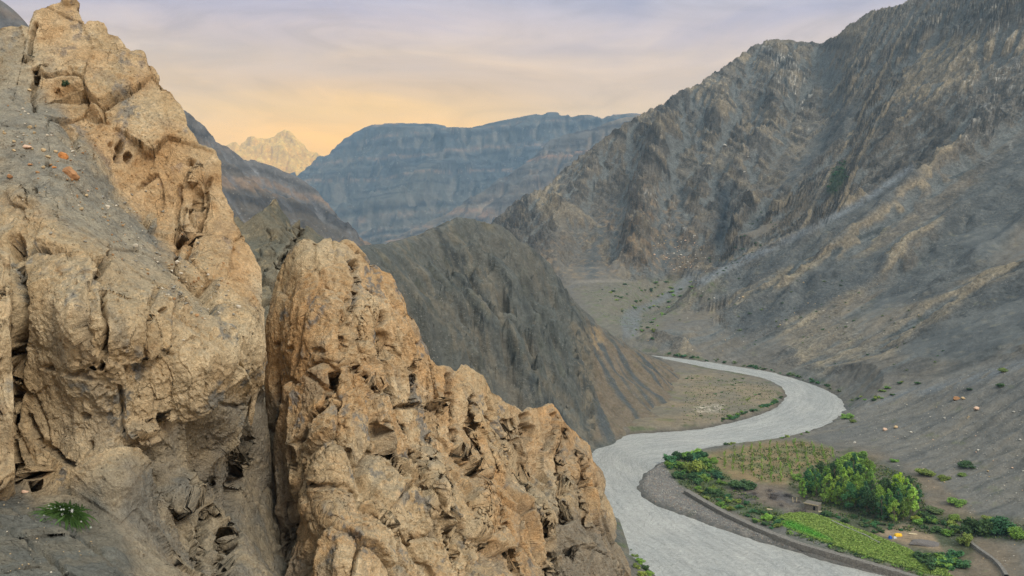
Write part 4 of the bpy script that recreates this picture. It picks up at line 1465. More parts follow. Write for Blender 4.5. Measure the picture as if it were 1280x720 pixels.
L_depth = [(-330, 860, 17, .8), (-330, 600, 24), (-330, 300, 34), (-330, 90, 44), (-150, 860, 17, .8), (-150, 400, 31), (-150, 60, 45),
           (0, 720, 24, 1), (130, 720, 26, 1), (0, 640, 29, .9), (60, 690, 27, 1), (60, 640, 30, 1), (110, 665, 30, 1), (20, 600, 33, .6), (0, 860, 17, 1), (150, 860, 20, 1), (250, 800, 26, .6), (290, 720, 34, .3), (330, 860, 30, .3), (360, 800, 36, .3),
           (235, 720, 32, .35), (262, 650, 38, .4), (295, 640, 42, .5), (318, 560, 45, .4), (330, 700, 42, .6), (180, 650, 32, .75), (170, 720, 28.5, .8), (220, 610, 36, .3), (215, 660, 33.5, .1), (310, 500, 46, .4), (290, 560, 44, .35),
           (40, 580, 33, 0), (40, 450, 33, 0), (40, 300, 34.5, .1), (12, 250, 37, .4), (100, 575, 32.5, 0), (100, 450, 31.8, 0), (130, 320, 34.2, .15), (200, 560, 34.5, .15), (200, 450, 33.2, 0), (205, 370, 34.6, .1), (280, 450, 35.6, 0),
           (305, 420, 37, 0), (326, 440, 40, 0), (230, 520, 35.5, .1), (270, 505, 37.5, .2), (290, 530, 40, .5), (150, 540, 33.2, .1), (60, 260, 36, .35), (150, 610, 31.5, .55),
           (30, 200, 39.5, .8), (60, 160, 41.5, 1), (95, 215, 40, 1), (90, 260, 37.6, 1), (150, 305, 38, 1), (130, 270, 39, 1), (200, 345, 37.6, .9), (250, 385, 38.5, .8), (290, 425, 38.4, .3), (0, 170, 40, .7), (180, 300, 40, .8),
           (50, 118, 45.4, .5), (100, 165, 44, .25), (150, 240, 43, .2), (200, 292, 41.8, .2), (262, 345, 40.8, .1), (312, 392, 40.2, 0),
           (60, 20, 47.5, 0), (90, 3, 48.2, 0), (90, 90, 46.2, 0), (130, 60, 47.5, 0), (180, 100, 46.8, 0), (150, 160, 44.8, 0), (200, 200, 44.8, 0), (240, 200, 45.6, 0), (240, 280, 43, 0), (285, 280, 44.2, 0), (325, 360, 43.2, 0), (290, 340, 42, 0),
           (0, 50, 46, .2), (22, 60, 46.5, .3), (20, 110, 43.8, .6), (-60, 150, 42, .5)]
L_cracks = [([(137, 318), (134, 350), (129, 400), (128, 458)], 5, .9), ([(197, 360), (186, 400), (182, 450)], 5, .35), ([(262, 225), (256, 262), (252, 292)], 5, .6), ([(222, 230), (220, 260), (222, 290)], 5, .45),
            ([(247, 240), (240, 262), (246, 280), (256, 292)], 4, .5), ([(174, 226), (192, 214)], 4, .35), ([(42, 30), (40, 70), (44, 110), (42, 140)], 4, .7), ([(20, 300), (30, 380), (22, 470), (20, 560), (40, 600)], 10, 1.6),
            ([(40, 520), (60, 560), (100, 590), (140, 570), (165, 560)], 5, .5), ([(150, 520), (160, 560), (190, 590)], 5, .4), ([(262, 500), (280, 508), (312, 492)], 4, .25), ([(85, 465), (115, 470)], 4, .35), ([(270, 600), (262, 660), (256, 720)], 6, .8),
            ([(225, 330), (222, 300), (232, 260)], 4, .4), ([(150, 480), (152, 540)], 4, .4), ([(200, 520), (196, 580), (206, 640), (222, 700)], 7, .7), ([(300, 540), (292, 600), (284, 660), (280, 720)], 9, 1.0), ([(20, 640), (80, 660), (140, 700), (180, 730)], 4, .25), ([(0, 655), (60, 690), (110, 740)], 5, .3)]
L_holes = [(152, 179, 6, 8, .9), (163, 190, 5, 8, .8), (150, 192, 4, 5, .5), (215, 438, 13, 5, .8), (104, 463, 9, 4, .6), (112, 556, 4, 5, .6), (61, 202, 4, 4, .3), (40, 240, 8, 11, .6), (38, 74, 5, 9, .7), (238, 203, 6, 5, .6), (256, 604, 12, 8, 1.0),
           (250, 248, 6, 12, .5), (140, 176, 4, 4, .35), (120, 196, 3, 3, .3), (88, 90, 3, 3, .25), (95, 88, 2.5, 2.5, .25), (72, 118, 5, 3, .3), (95, 356, 4, 4, .35), (150, 372, 3, 3, .3), (210, 385, 3, 3, .3), (108, 520, 7, 5, .5), (60, 460, 8, 4, .5), (305, 500, 12, 10, .8)]
L_bumps = [(30, 245, 22, 14, .5), (245, 222, 14, 14, .7), (88, 2, 10, 8, .3), (180, 545, 30, 20, .6), (220, 615, 18, 30, .6)]


def l_col(p, n, x, y, sc, cav, r, r2, dsp, seed):
    c, s = crag_col(p, n, x, y, sc, cav, r, r2, dsp, seed, .42)
    b_, c_ = fbm(p, 3, seed + 61, 4), fbm(p, 1, seed + 62, 3)
    lower = soft_poly(x + b_ * 18, y + c_ * 10, [(-400, 640), (20, 610), (70, 640), (130, 620), (170, 700), (200, 800), (150, 900), (-400, 900)], 12)
    dk = mix(lin(112, 112, 104), lin(94, 96, 92), sstep(-.3, .3, b_))
    st = fbm(np.stack([p[:, 0] * .55 + p[:, 2] * .85, p[:, 1] * .2, p[:, 0] * .1], 1).astype(F32), (.5, 6, 6), seed + 63, 3)
    dk = mix(dk, lin(120, 112, 96), sstep(.1, .4, st) * .6)
    c = mix(c, dk, lower * .9)
    cool = soft_poly(x + b_ * 20, y + c_ * 10, [(-60, 30), (40, 36), (44, 120), (110, 200), (200, 330), (120, 300), (30, 240), (-60, 240)], 14)
    c = mix(c, mix(lin(162, 152, 132), lin(140, 134, 120), sstep(-.2, .3, c_)), cool * .6)
    low = soft_poly(x + b_ * 22, y + c_ * 12, [(120, 600), (200, 540), (250, 500), (345, 470), (350, 560), (400, 800), (160, 800), (170, 690)], 16)
    c = mix(c, mix(lin(150, 138, 116), lin(118, 116, 108), sstep(-.25, .3, b_ + .5 * c_)), low * .75)
    top = soft_poly(x, y, [(45, -20), (100, -20), (240, 120), (340, 330), (320, 400), (240, 330), (150, 230), (100, 160), (50, 110)], 12)
    c = mix(c, lin(190, 144, 92), top * sstep(-.35, .3, b_) * .45)
    return c


p2, NR, Cc = crag('left', L_ridge, L_bottom, L_depth, L_cracks, L_holes, 960, 1060, 70, 400, l_col, M_crag, backw=10, bumps=L_bumps, flute=.15, knob=.5, slab=(2.8, 2.8, 6.5))
obj('cliff', mesh_np('cliff', p2, grid_faces(NR, 960), M_crag, {'Col': np.clip(Cc, .01, .8)}), kind='structure', category='cliff',
    label='tall pitted tan rock wall with a grey rubble ledge across its middle')
LEFT_V = p2[:1060 * 960].reshape(1060, 960, 3)

# --- the broad pinnacle in the middle
C_ridge = [(352, 860), (362, 800), (362, 740), (352, 680), (344, 620), (339, 560), (333, 500), (332, 450), (334, 410), (338, 375), (345, 345), (356, 318), (364, 308), (372, 302), (380, 297), (388, 298), (396, 304), (404, 299), (414, 297), (424, 302), (432, 300),
           (441, 304), (449, 313), (456, 318), (463, 330), (470, 331), (478, 338), (489, 341), (494, 350), (497, 362), (503, 368), (507, 378), (510, 392), (518, 400), (524, 412), (527, 424), (534, 432), (536, 447), (548, 457), (560, 459), (572, 463), (577, 456), (585, 461), (594, 466), (604, 470),
           (610, 479), (615, 490), (624, 494), (632, 503), (643, 508), (652, 517), (658, 514), (668, 510), (680, 508), (690, 506), (697, 512), (703, 520), (708, 530), (718, 538), (728, 548), (735, 556), (741, 562), (743, 574), (752, 588), (757, 600), (756, 616), (761, 630), (766, 648),
           (769, 664), (768, 676), (774, 684), (780, 694), (786, 706), (790, 722), (800, 760), (815, 830), (830, 900)]
C_bottom = [(380, 900), (420, 910), (500, 915), (600, 915), (700, 915), (780, 915), (810, 910)]
C_depth = [(352, 860, 38, .5), (350, 640, 47), (335, 460, 50), (345, 345, 51), (380, 297, 50.5), (414, 297, 51), (441, 304, 52), (335, 520, 49.5), (365, 760, 42),
           (365, 340, 49.3), (370, 420, 47.4), (360, 520, 46.6), (375, 600, 44.6), (395, 700, 41.5), (385, 820, 38), (400, 340, 48.5), (410, 430, 46), (405, 560, 43.2), (430, 700, 39.6), (430, 850, 35.5),
           (440, 340, 50, .1), (455, 350, 51.5, .1), (485, 345, 53.5), (470, 400, 49.5), (490, 470, 49.8), (505, 380, 53.5), (520, 430, 53.2), (475, 520, 46.5), (470, 620, 43), (480, 720, 40.6), (490, 850, 37),
           (515, 560, 48.6), (530, 500, 51.5), (560, 460, 55), (545, 540, 50.5), (560, 620, 46.6), (570, 700, 44.4), (580, 850, 40), (600, 475, 57), (590, 540, 53.5), (612, 610, 52), (605, 680, 47.6), (640, 640, 52),
           (640, 510, 60), (635, 570, 57), (660, 660, 52.5), (640, 720, 47.5), (650, 850, 42.5), (670, 590, 61), (680, 510, 64), (690, 570, 62), (700, 620, 60), (690, 690, 56), (720, 720, 54), (720, 850, 49), (735, 560, 68), (730, 620, 63), (757, 610, 69), (745, 680, 62),
           (768, 670, 69), (785, 720, 68, .3), (780, 800, 58, .3), (830, 900, 56, .3)]
C_cracks = [([(478, 395), (483, 440), (486, 480), (500, 520), (515, 560), (525, 600), (550, 640), (590, 690)], 8.0, 1.53), ([(440, 330), (441, 370), (438, 402)], 5.0, 0.77), ([(590, 500), (600, 560), (612, 610), (640, 660), (650, 730)], 8.0, 1.40), ([(640, 530), (650, 590), (672, 640), (690, 720)], 9.0, 1.91),
            ([(505, 505), (530, 508), (550, 506)], 4.0, 0.77), ([(420, 470), (405, 510), (372, 560), (366, 640), (360, 700)], 6.0, 0.77), ([(560, 470), (572, 530), (580, 570)], 5.0, 0.77), ([(450, 470), (470, 500), (472, 560), (500, 600)], 5.0, 0.64), ([(706, 540), (700, 590), (706, 650)], 7.0, 1.02), ([(655, 520), (662, 560), (660, 600)], 6.0, 1.02),
            ([(400, 600), (450, 620), (500, 660), (540, 720)], 5.0, 0.44), ([(350, 430), (352, 480), (346, 540)], 4.0, 0.38), ([(520, 430), (512, 470), (516, 500)], 4.0, 0.64), ([(570, 600), (562, 660), (575, 720)], 6.0, 0.77), ([(610, 500), (625, 540), (640, 560)], 5.0, 0.64), ([(420, 400), (426, 440)], 4.0, 0.38),
            ([(730, 580), (728, 630), (740, 680)], 6.0, 0.89), ([(396, 470), (430, 520), (440, 570)], 4.0, 0.38), ([(690, 520), (684, 560)], 5.0, 0.77)]
C_holes = [(446, 331, 6, 8, 1.3), (460, 364, 7, 5, 1.0), (476, 490, 13, 6, 1.0), (440, 464, 8, 5, .6), (455, 478, 6, 5, .6), (370, 408, 3, 6, .4), (386, 480, 3, 4, .4), (402, 440, 8, 4, .35), (372, 436, 5, 4, .3), (458, 652, 6, 4, .4), (525, 622, 4, 3, .4), (712, 690, 10, 6, .8), (590, 590, 4, 8, .5),
           (610, 520, 5, 7, .6), (665, 540, 5, 10, .7), (508, 420, 5, 4, .5), (545, 420, 3, 3, .4), (540, 545, 5, 6, .5), (620, 660, 5, 8, .6), (480, 600, 4, 6, .4), (430, 380, 4, 3, .3), (675, 680, 6, 12, .8)]
C_bumps = [(455, 410, 16, 50, .5), (540, 600, 18, 60, .6), (625, 560, 14, 40, .5), (415, 620, 30, 70, .5), (600, 640, 14, 60, .7), (725, 590, 12, 40, .5), (690, 540, 10, 30, .5)]


def c_col(p, n, x, y, sc, cav, r, r2, dsp, seed):
    c, s = crag_col(p, n, x, y, sc, cav, r, r2, dsp, seed, .70)
    b_, c_ = fbm(p, 3, seed + 61, 4), fbm(p, 1, seed + 62, 3)
    gr = soft_poly(x + b_ * 16, y + c_ * 10, [(640, 500), (760, 570), (800, 720), (700, 760), (660, 660), (640, 580)], 25)
    c = mix(c, lin(140, 128, 108), gr * sstep(-.3, .3, b_) * .6)
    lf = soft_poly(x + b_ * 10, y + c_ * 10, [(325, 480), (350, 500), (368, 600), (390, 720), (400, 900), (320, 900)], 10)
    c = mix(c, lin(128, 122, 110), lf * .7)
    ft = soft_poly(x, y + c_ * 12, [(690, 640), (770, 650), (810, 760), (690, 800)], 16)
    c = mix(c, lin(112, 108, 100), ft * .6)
    tip = soft_poly(x + b_ * 10, y + c_ * 8, [(345, 330), (380, 290), (440, 300), (430, 330), (380, 330)], 8)
    return mix(c, lin(186, 164, 130), tip * .5)


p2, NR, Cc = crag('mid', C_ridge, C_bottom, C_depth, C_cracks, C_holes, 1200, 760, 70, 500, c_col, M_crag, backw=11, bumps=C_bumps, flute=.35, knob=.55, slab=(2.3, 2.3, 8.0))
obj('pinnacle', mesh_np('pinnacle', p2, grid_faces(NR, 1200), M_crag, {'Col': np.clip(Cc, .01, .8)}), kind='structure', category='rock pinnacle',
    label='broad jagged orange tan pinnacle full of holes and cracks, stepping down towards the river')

# --- slab at the left margin, in front of the wall
S_ridge = [(-60, 620), (-64, 500), (-60, 400), (-50, 330), (-30, 312), (-6, 316), (8, 324), (10, 360), (9, 400), (13, 440), (15, 480), (17, 520), (18, 560), (17, 590), (8, 606), (0, 612), (-20, 618)]
S_bottom = [(-50, 618), (-45, 560), (-35, 520), (-28, 500), (-24, 500), (-22, 520), (-22, 560), (-22, 600)]
S_depth = [(-60, 560, 31), (-60, 400, 32), (-20, 320, 32), (10, 360, 31.4), (14, 470, 30.8), (17, 570, 30.4), (-20, 600, 29.6), (-24, 510, 29.6), (-24, 420, 30.2), (0, 500, 29.9)]
p2, NR, Cc = crag('slab', S_ridge, S_bottom, S_depth, [], [(2, 520, 3, 3, .3)], 260, 120, 40, 600, l_col, M_crag, backw=2.5)
obj('rock_slab', mesh_np('rock_slab', p2, grid_faces(NR, 260), M_crag, {'Col': np.clip(Cc, .01, .8)}), kind='structure', category='rock slab',
    label='upright tan slab at the left margin, parted from the tall wall by a dark cleft')

# --- grey ridge with a sharp spire in the notch behind the two tan walls
N_ridge = [(240, 360), (270, 300), (286, 276), (296, 270), (305, 279), (314, 272), (322, 266), (330, 262), (336, 256), (341, 250), (345, 247), (349, 254), (353, 264), (360, 272), (366, 284), (374, 288), (384, 283), (392, 290), (402, 296), (430, 310), (470, 350), (500, 420)]
N_bottom = [(235, 640), (290, 640), (330, 640), (370, 640), (420, 640), (480, 640)]
N_depth = [(240, 360, 90), (296, 272, 96), (345, 247, 100), (384, 284, 112), (430, 310, 120), (500, 420, 120), (320, 300, 94), (345, 290, 93), (345, 340, 84), (300, 340, 84), (370, 320, 92), (400, 330, 100), (330, 420, 72), (330, 500, 66), (335, 640, 58), (240, 640, 56), (480, 640, 75), (280, 500, 62), (420, 480, 84)]


def n_col(p, n, x, y, sc, cav, r, r2, dsp, seed):
    a, b_, c_ = fbm(p, 12, seed + 51, 3), fbm(p, 4, seed + 52, 4), fbm(p, 1.3, seed + 53, 4)
    c = mix(lin(118, 110, 92), lin(96, 96, 86), sstep(-.2, .3, b_))
    c = mix(c, lin(158, 142, 112), sstep(.1, .45, c_ + .4 * a) * .6)
    sl = soft_poly(x + b_ * 8, y, [(335, 345), (362, 300), (376, 292), (352, 340), (345, 420), (320, 520), (310, 640), (350, 640), (350, 420)], 6)
    return mix(c, lin(138, 130, 112), sl * .7)


p2, NR, Cc = crag('notch', N_ridge, N_bottom, N_depth, [([(378, 290), (360, 315), (342, 345)], 5, 1.5)], [], 420, 320, 40, 700, n_col, M_crag, backw=25, amp=1.6)
obj('rock_ridge', mesh_np('rock_ridge', p2, grid_faces(NR, 420), M_crag, {'Col': np.clip(Cc, .01, .8)}), kind='structure', category='rock ridge',
    label='grey ridge with one sharp spire in the notch behind the tan wall and the pinnacle')

# --- hillside under the crags, down to the near bank
nx_, ny_ = np.arange(-160, 60, 2.0), np.arange(8, 330, 2.0)
chn = [np.array([(-160, 12, 104), (-60, 14, 100), (-8, 14, 97), (30, 14, 90), (60, 14, 84)]),
       np.array([(-160, 60, 112), (-60, 62, 103), (-25, 62, 99), (-5, 62, 93), (8, 66, 88), (30, 62, 62), (60, 60, 40)]),
       np.array([(-160, 110, 98), (-60, 110, 96), (-28, 110, 92), (-8, 105, 78), (12, 105, 56), (34, 110, 28), (60, 110, 8)]),
       np.array([(-160, 190, 90), (-60, 190, 84), (-30, 190, 70), (0, 190, 40), (14, 200, 16), (28, 205, 3), (60, 220, -5)]),
       np.array([(-160, 330, 60), (-60, 330, 30), (-20, 310, 12), (10, 300, 4), (22, 290, 1.5), (60, 280, -4)])]
NZ = blur(tin(chn, [], nx_, ny_), 2)
a_, b_ = np.meshgrid(nx_, ny_)
x_, y_ = np.meshgrid(np.arange(-150, 60, .8), np.arange(10, 325, .8))
nh, nw = x_.shape
x_, y_ = x_.ravel(), y_.ravel()
z_ = bil(NZ, nx_, ny_, x_, y_)
q3 = np.stack([x_, y_, z_], 1).astype(F32)
z_ = z_ + (fbm(q3, 22, 801, 5, True) - .45) * 5 * sstep(2, 20, z_) + fbm(q3, 4, 802, 4) * .5 * sstep(.5, 4, z_)
q3[:, 2] = z_
hc = mix(lin(112, 106, 92), lin(90, 90, 84), sstep(-.3, .3, fbm(q3, 8, 803, 4)))
hc = mix(hc, lin(82, 92, 56), sstep(.0, .3, fbm(q3, 5, 804, 4)) * sstep(30, 6, z_) * .8)
obj('hillside', mesh_np('hillside', q3, grid_faces(nh, nw), M_hill, {'Col': hc}), kind='structure', category='hillside',
    label='grey scree slope under the tan rocks down to the near bank')
# ------------------------------------------------------------------ plants and small things
def tag(o, label=None, cat=None, group=None, kind=None):
    for a, b in (('label', label), ('category', cat), ('group', group), ('kind', kind)):
        if b:
            o[a] = b
    return o


def empty(name, loc, rz=0.0, s=1.0):
    o = bpy.data.objects.new(name, None)
    o.empty_display_size = .3
    COL.objects.link(o)
    o.location = loc
    o.rotation_euler = (0, 0, rz)
    o.scale = (s, s, s) if np.isscalar(s) else s
    return o


def copy_tree(o, parent=None):
    c = o.copy()
    COL.objects.link(c)
    c.parent = parent
    for ch in list(o.children):
        copy_tree(ch, c)
    return c


def leaf_mat(name, trans=.25):
    m, nt, b = new_mat(name)
    n = N(nt)
    oi = n.n('ObjectInfo')
    v = n.attr('tone').outputs['Fac']
    c = n.mixc(1.0, oi.outputs['Color'], n.ramp(v, [(0, (.78, .80, .74)), (.5, (1.08, 1.08, 1.05)), (1, (1.45, 1.38, 1.05))]), 'MULTIPLY')
    n.l(c, b.inputs['Base Color'])
    b.inputs['Roughness'].default_value = .65
    t = n.n('BsdfTranslucent')
    n.l(c, t.inputs[0])
    mx = n.n('MixShader')
    mx.inputs[0].default_value = trans
    n.l(b.outputs[0], mx.inputs[1])
    n.l(t.outputs[0], mx.inputs[2])
    out = [x for x in nt.nodes if x.type == 'OUTPUT_MATERIAL'][0]
    n.l(mx.outputs[0], out.inputs[0])
    return m


def plain_mat(name, c, rough=.9, grain=6.0, amt=.5, bump=.02):
    m, nt, b = new_mat(name)
    n = N(nt)
    p = n.pos()
    g = n.noise(p, grain, 5, .65)
    cc = n.mixc(amt, c, n.mixc(1.0, c, n.ramp(g, [(.3, .45), (.5, 1.0), (.7, 1.5)]), 'MULTIPLY'))
    n.l(cc, b.inputs['Base Color'])
    b.inputs['Roughness'].default_value = rough
    n.l(n.bump(g, bump, 1), b.inputs['Normal'])
    return m


M_leaf = leaf_mat('leaves')
M_bark = plain_mat('bark', lin(112, 98, 82), .9, 12)
M_stone = plain_mat('pale_stone', lin(186, 178, 164), .9, 3, .6, .05)
M_wall = plain_mat('dry_stone', lin(122, 116, 108), .95, 2.2, .8, .25)


def leaf_cloud(centres, radii, per, size, r, flat=1.0, up=.35):
    """small leaf faces spread through clumps; returns V, F, tone"""
    V, T = [], []
    for c, rad in zip(centres, radii):
        k = int(per * (rad / radii.mean()) ** 2) + 3
        d = r.normal(size=(k, 3))
        d /= np.linalg.norm(d, axis=1, keepdims=True)
        q = c + d * rad * (r.random((k, 1)) ** .45) * np.array([1, 1, flat])
        nn = d * .7 + r.normal(size=(k, 3)) * .6 + np.array([0, 0, up])
        nn /= np.linalg.norm(nn, axis=1, keepdims=True)
        a = np.cross(nn, r.normal(size=(k, 3)))
        a /= np.linalg.norm(a, axis=1, keepdims=True)
        b = np.cross(nn, a)
        s = size * r.uniform(.6, 1.3, (k, 1))
        quad = np.stack([q - a * s, q - b * s * .55 + nn * s * .12, q + a * s, q + b * s * .55 - nn * s * .12], 1)
        V.append(quad.reshape(-1, 3))
        tone = np.clip(.5 + .25 * r.normal() * .6 + .22 * r.normal(size=k), 0, 1)
        T.append(np.repeat(tone, 4))
    V = np.concatenate(V)
    return V, np.arange(len(V)).reshape(-1, 4), np.concatenate(T)


def tube_mesh(paths, sides=6):
    """paths: list of ([points], [radii])"""
    V, Fc = [], []
    for pts, rad in paths:
        b = len(V)
        pts = [Vector(p) for p in pts]
        for i, p in enumerate(pts):
            t = (pts[min(i + 1, len(pts) - 1)] - pts[max(i - 1, 0)]).normalized()
            u = t.cross(Vector((.3, .9, .1))).normalized()
            w = t.cross(u)
            for k in range(sides):
                a = 2 * math.pi * k / sides
                V.append(p + (u * math.cos(a) + w * math.sin(a)) * rad[i])
        for i in range(len(pts) - 1):
            for k in range(sides):
                k2 = (k + 1) % sides
                Fc.append((b + i * sides + k, b + i * sides + k2, b + (i + 1) * sides + k2, b + (i + 1) * sides + k))
    return np.array([tuple(v) for v in V]), np.array(Fc)


def tree_proto(seed, h, w, dense=46, leaf=.30, base=.14, peak=.42):
    r = np.random.default_rng(seed)
    lean = r.uniform(-.05, .05, 2)
    tr = [((lean[0] * h * t * t, lean[1] * h * t * t, h * t), .022 * h * (1 - t) ** .8 * .55 + .02) for t in np.linspace(-.03, .9, 8)]
    paths = [([a for a, _ in tr], [b for _, b in tr])]
    cs, rs = [], []
    for k in range(int(r.integers(26, 34))):
        t = base + (1 - base) * r.random() ** .85
        prof = (1 - abs((t - peak) / (1.02 - peak if t > peak else peak - base + .18)) ** 1.7)
        prof = max(prof, .05) ** .8
        a = r.uniform(0, 6.283)
        rr = w * .5 * prof * r.uniform(.35, 1.0)
        c = np.array([math.cos(a) * rr + lean[0] * h * t * t, math.sin(a) * rr + lean[1] * h * t * t, h * t])
        cs.append(c)
        rs.append(w * r.uniform(.13, .24) * (.55 + .45 * prof))
        if k % 2 == 0:
            s0 = Vector((lean[0] * h * t * t, lean[1] * h * t * t, h * max(t - .16, .05)))
            paths.append(([s0, (s0 + Vector(c)) / 2 + Vector((0, 0, -.02 * h)), Vector(c)], [.010 * h, .007 * h, .003 * h]))
    cs.append(np.array([lean[0] * h, lean[1] * h, h * .97])); rs.append(w * .10)
    V, Fq, T = leaf_cloud(np.array(cs), np.array(rs), dense, leaf, r, 1.15)
    tv, tf = tube_mesh(paths)
    cm = mesh_np('crown', V, Fq, M_leaf, {'tone': T}, smooth=False)
    tm = mesh_np('trunk', tv, tf, M_bark)
    return tm, cm


def bush_mesh(seed, n=9, dense=60, leaf=.09, flat=.75):
    """unit bush, about 1 m across and .7 m high"""
    r = np.random.default_rng(seed)
    cs, rs = [], []
    for k in range(n):
        a = r.uniform(0, 6.283)
        rr = .36 * math.sqrt(r.random())
        cs.append([math.cos(a) * rr, math.sin(a) * rr, r.uniform(.10, .5 - .7 * rr * rr)])
        rs.append(r.uniform(.13, .24))
    V, Fq, T = leaf_cloud(np.array(cs), np.array(rs), dense, leaf, r, flat, .5)
    V[:, 2] = np.maximum(V[:, 2], -.05)
    sv, sf = tube_mesh([([(0, 0, -.1), tuple(np.array(c) * .6), tuple(c)], [.02, .012, .004]) for c in cs], 4)
    return mesh_np('bush', np.concatenate([V, sv]), np.concatenate([Fq, sf + len(V)]), M_leaf, {'tone': np.r_[T, np.full(len(sv), .1)]}, smooth=False)


GREENS = {'mid': lin(118, 150, 70), 'dark': lin(72, 98, 60), 'blue': lin(72, 112, 74), 'lime': lin(180, 206, 54), 'fresh': lin(146, 178, 80), 'olive': lin(126, 140, 70), 'dusty': lin(104, 118, 78)}


def setcol(o, key, r, var=.14):
    c = GREENS[key] * (1 + r.normal() * var)
    c = c * np.array([1 + r.normal() * .06, 1, 1 + r.normal() * .06])
    o.color = (*[float(max(v, .004)) for v in c], 1)


# ---- the grove
TR = np.random.default_rng(21)
protos = [tree_proto(100 + k, 10.0, w_, 46, .27, .12, pk_) for k, (w_, pk_) in enumerate([(4.2, .42), (3.6, .45), (4.8, .40), (4.0, .5), (5.2, .42)])]
big_protos = [tree_proto(120, 10.0, 6.4, 60, .26, .08, .5), tree_proto(121, 10.0, 4.6, 60, .25, .06, .45)]


def plant_tree(px, py, h, key, label, group=None, proto=None, r=TR):
    q = at(px, py)
    tm, cm = proto or protos[int(r.integers(len(protos)))]
    o = empty('tree', (q[0], q[1], ground_z(q[0], q[1]) - .1), r.uniform(0, 6.28), h / 10)
    tag(o, label, 'tree', group)
    obj('trunk', tm, o)
    c = obj('crown', cm, o)
    setcol(c, key, r)
    return o


grove = [(1000, 628), (1012, 612), (1034, 602), (1062, 598), (1100, 600), (1132, 610), (1146, 630), (1143, 648), (1118, 656), (1088, 648), (1060, 638), (1030, 630)]
wp = np.array([at(*g)[:2] for g in grove])
cand = TR.uniform(wp.min(0), wp.max(0), (9000, 2))
cand = cand[in_poly(cand[:, 0], cand[:, 1], wp)]
kept = []
for c in cand:
    if all((c[0] - k[0]) ** 2 + (c[1] - k[1]) ** 2 > 3.1 ** 2 for k in kept):
        kept.append(c)
kept.sort(key=lambda c: -c[1])
ntree = 0
for c in kept:
    x_, y_ = proj(np.array([c[0], c[1], ground_z(*c)]))
    if (1090 < x_ < 1142 and 590 < y_ < 622) or (1003 < x_ < 1030 and y_ > 622):
        continue
    f = (x_ - 1000) / 145
    key = TR.choice(['mid', 'fresh', 'dark', 'blue'], p=[.42, .28 - .15 * f, .15 + .1 * f, .15 + .05 * f])
    o = plant_tree(x_, y_, TR.uniform(7.2, 11.0), key, 'slender middling tall green tree in the grove between orchard and bright field', 'trees of the grove')
    ntree += 1
plant_tree(1066, 612, 14.5, 'blue', 'tallest dark green tree, standing up above the far side of the grove', None, big_protos[1])
plant_tree(1122, 624, 10.5, 'lime', 'bright yellow green tree with a wide round crown at the right of the grove', None, big_protos[0])
plant_tree(1137, 630, 7.5, 'lime', 'smaller yellow green tree beside the wide yellow green tree', None, big_protos[0])
plant_tree(1003, 626, 9.0, 'fresh', 'light green tree at the left end of the grove, just above the stone hut')
print('trees', ntree)

# ---- orchard saplings in rows
SR = np.random.default_rng(33)
sap_meshes = []
for k in range(4):
    r = np.random.default_rng(300 + k)
    cs = np.array([[r.normal() * .22, r.normal() * .22, .7 + .35 * i + r.normal() * .08] for i in range(5)])
    V, Fq, T = leaf_cloud(cs, np.array([.36, .40, .36, .28, .18]), 26, .13, r, 1.1)
    sv, sf = tube_mesh([([(0, 0, -.2), (0.02, 0, .8), (0, .03, 1.9)], [.05, .04, .015])], 5)
    sap_meshes.append(mesh_np('sapling', np.concatenate([V, sv]), np.concatenate([Fq, sf + len(V)]), M_leaf, {'tone': np.r_[T, np.full(len(sv), .15)]}, smooth=False))
oA, oB, oC, oD = [at(*g)[:2] for g in ((898, 578), (1000, 552), (1052, 566), (962, 606))]
orch_poly = np.array([at(*g)[:2] for g in ((896, 572), (920, 560), (955, 554), (1000, 552), (1045, 560), (1052, 568), (1030, 585), (1000, 600), (975, 606), (935, 598), (905, 588))])
ux = np.array([1.0, 0.0]); uy = np.array([.27, 1.0])
o0 = orch_poly.mean(0)
ns = 0
for i in range(-22, 23):
    for j in range(-16, 17):
        c = o0 + ux * i * 4.1 + uy * j * 2.9 + SR.normal(size=2) * .34
        if not in_poly(c[0], c[1], orch_poly) or SR.random() < .10:
            continue
        o = obj('sapling', sap_meshes[int(SR.integers(4))])
        o.location = (c[0], c[1], ground_z(*c))
        s = SR.uniform(.55, 1.15)
        o.scale = (s * 1.15, s * 1.15, s)
        o.rotation_euler = (0, 0, SR.uniform(0, 6.28))
        setcol(o, SR.choice(['mid', 'olive', 'fresh']), SR)
        tag(o, 'small green fruit sapling standing in the straight rows of the riverside orchard', 'sapling', 'saplings of the orchard')
        ns += 1
print('saplings', ns)

# ---- bushes
bushes = [bush_mesh(400 + k, 8 + k % 4) for k in range(6)]
fine_bushes = [bush_mesh(420 + k, 16, 110, .055, .9) for k in range(3)]
BR = np.random.default_rng(44)


def put_bush(px, py, wpx, key, label, group=None, tall=1.0, fine=False):
    q = at(px, py)
    d = q[1]
    w = wpx / FPX * d * 1.05
    o = obj('bush', (fine_bushes if fine else bushes)[int(BR.integers(3 if fine else 6))])
    o.location = (q[0], q[1], ground_z(q[0], q[1]) - .03)
    o.scale = (w, w * BR.uniform(.8, 1.1), w * tall * BR.uniform(.85, 1.15))
    o.rotation_euler = (0, 0, BR.uniform(0, 6.28))
    setcol(o, key, BR)
    tag(o, label, 'bush', group)
    return o


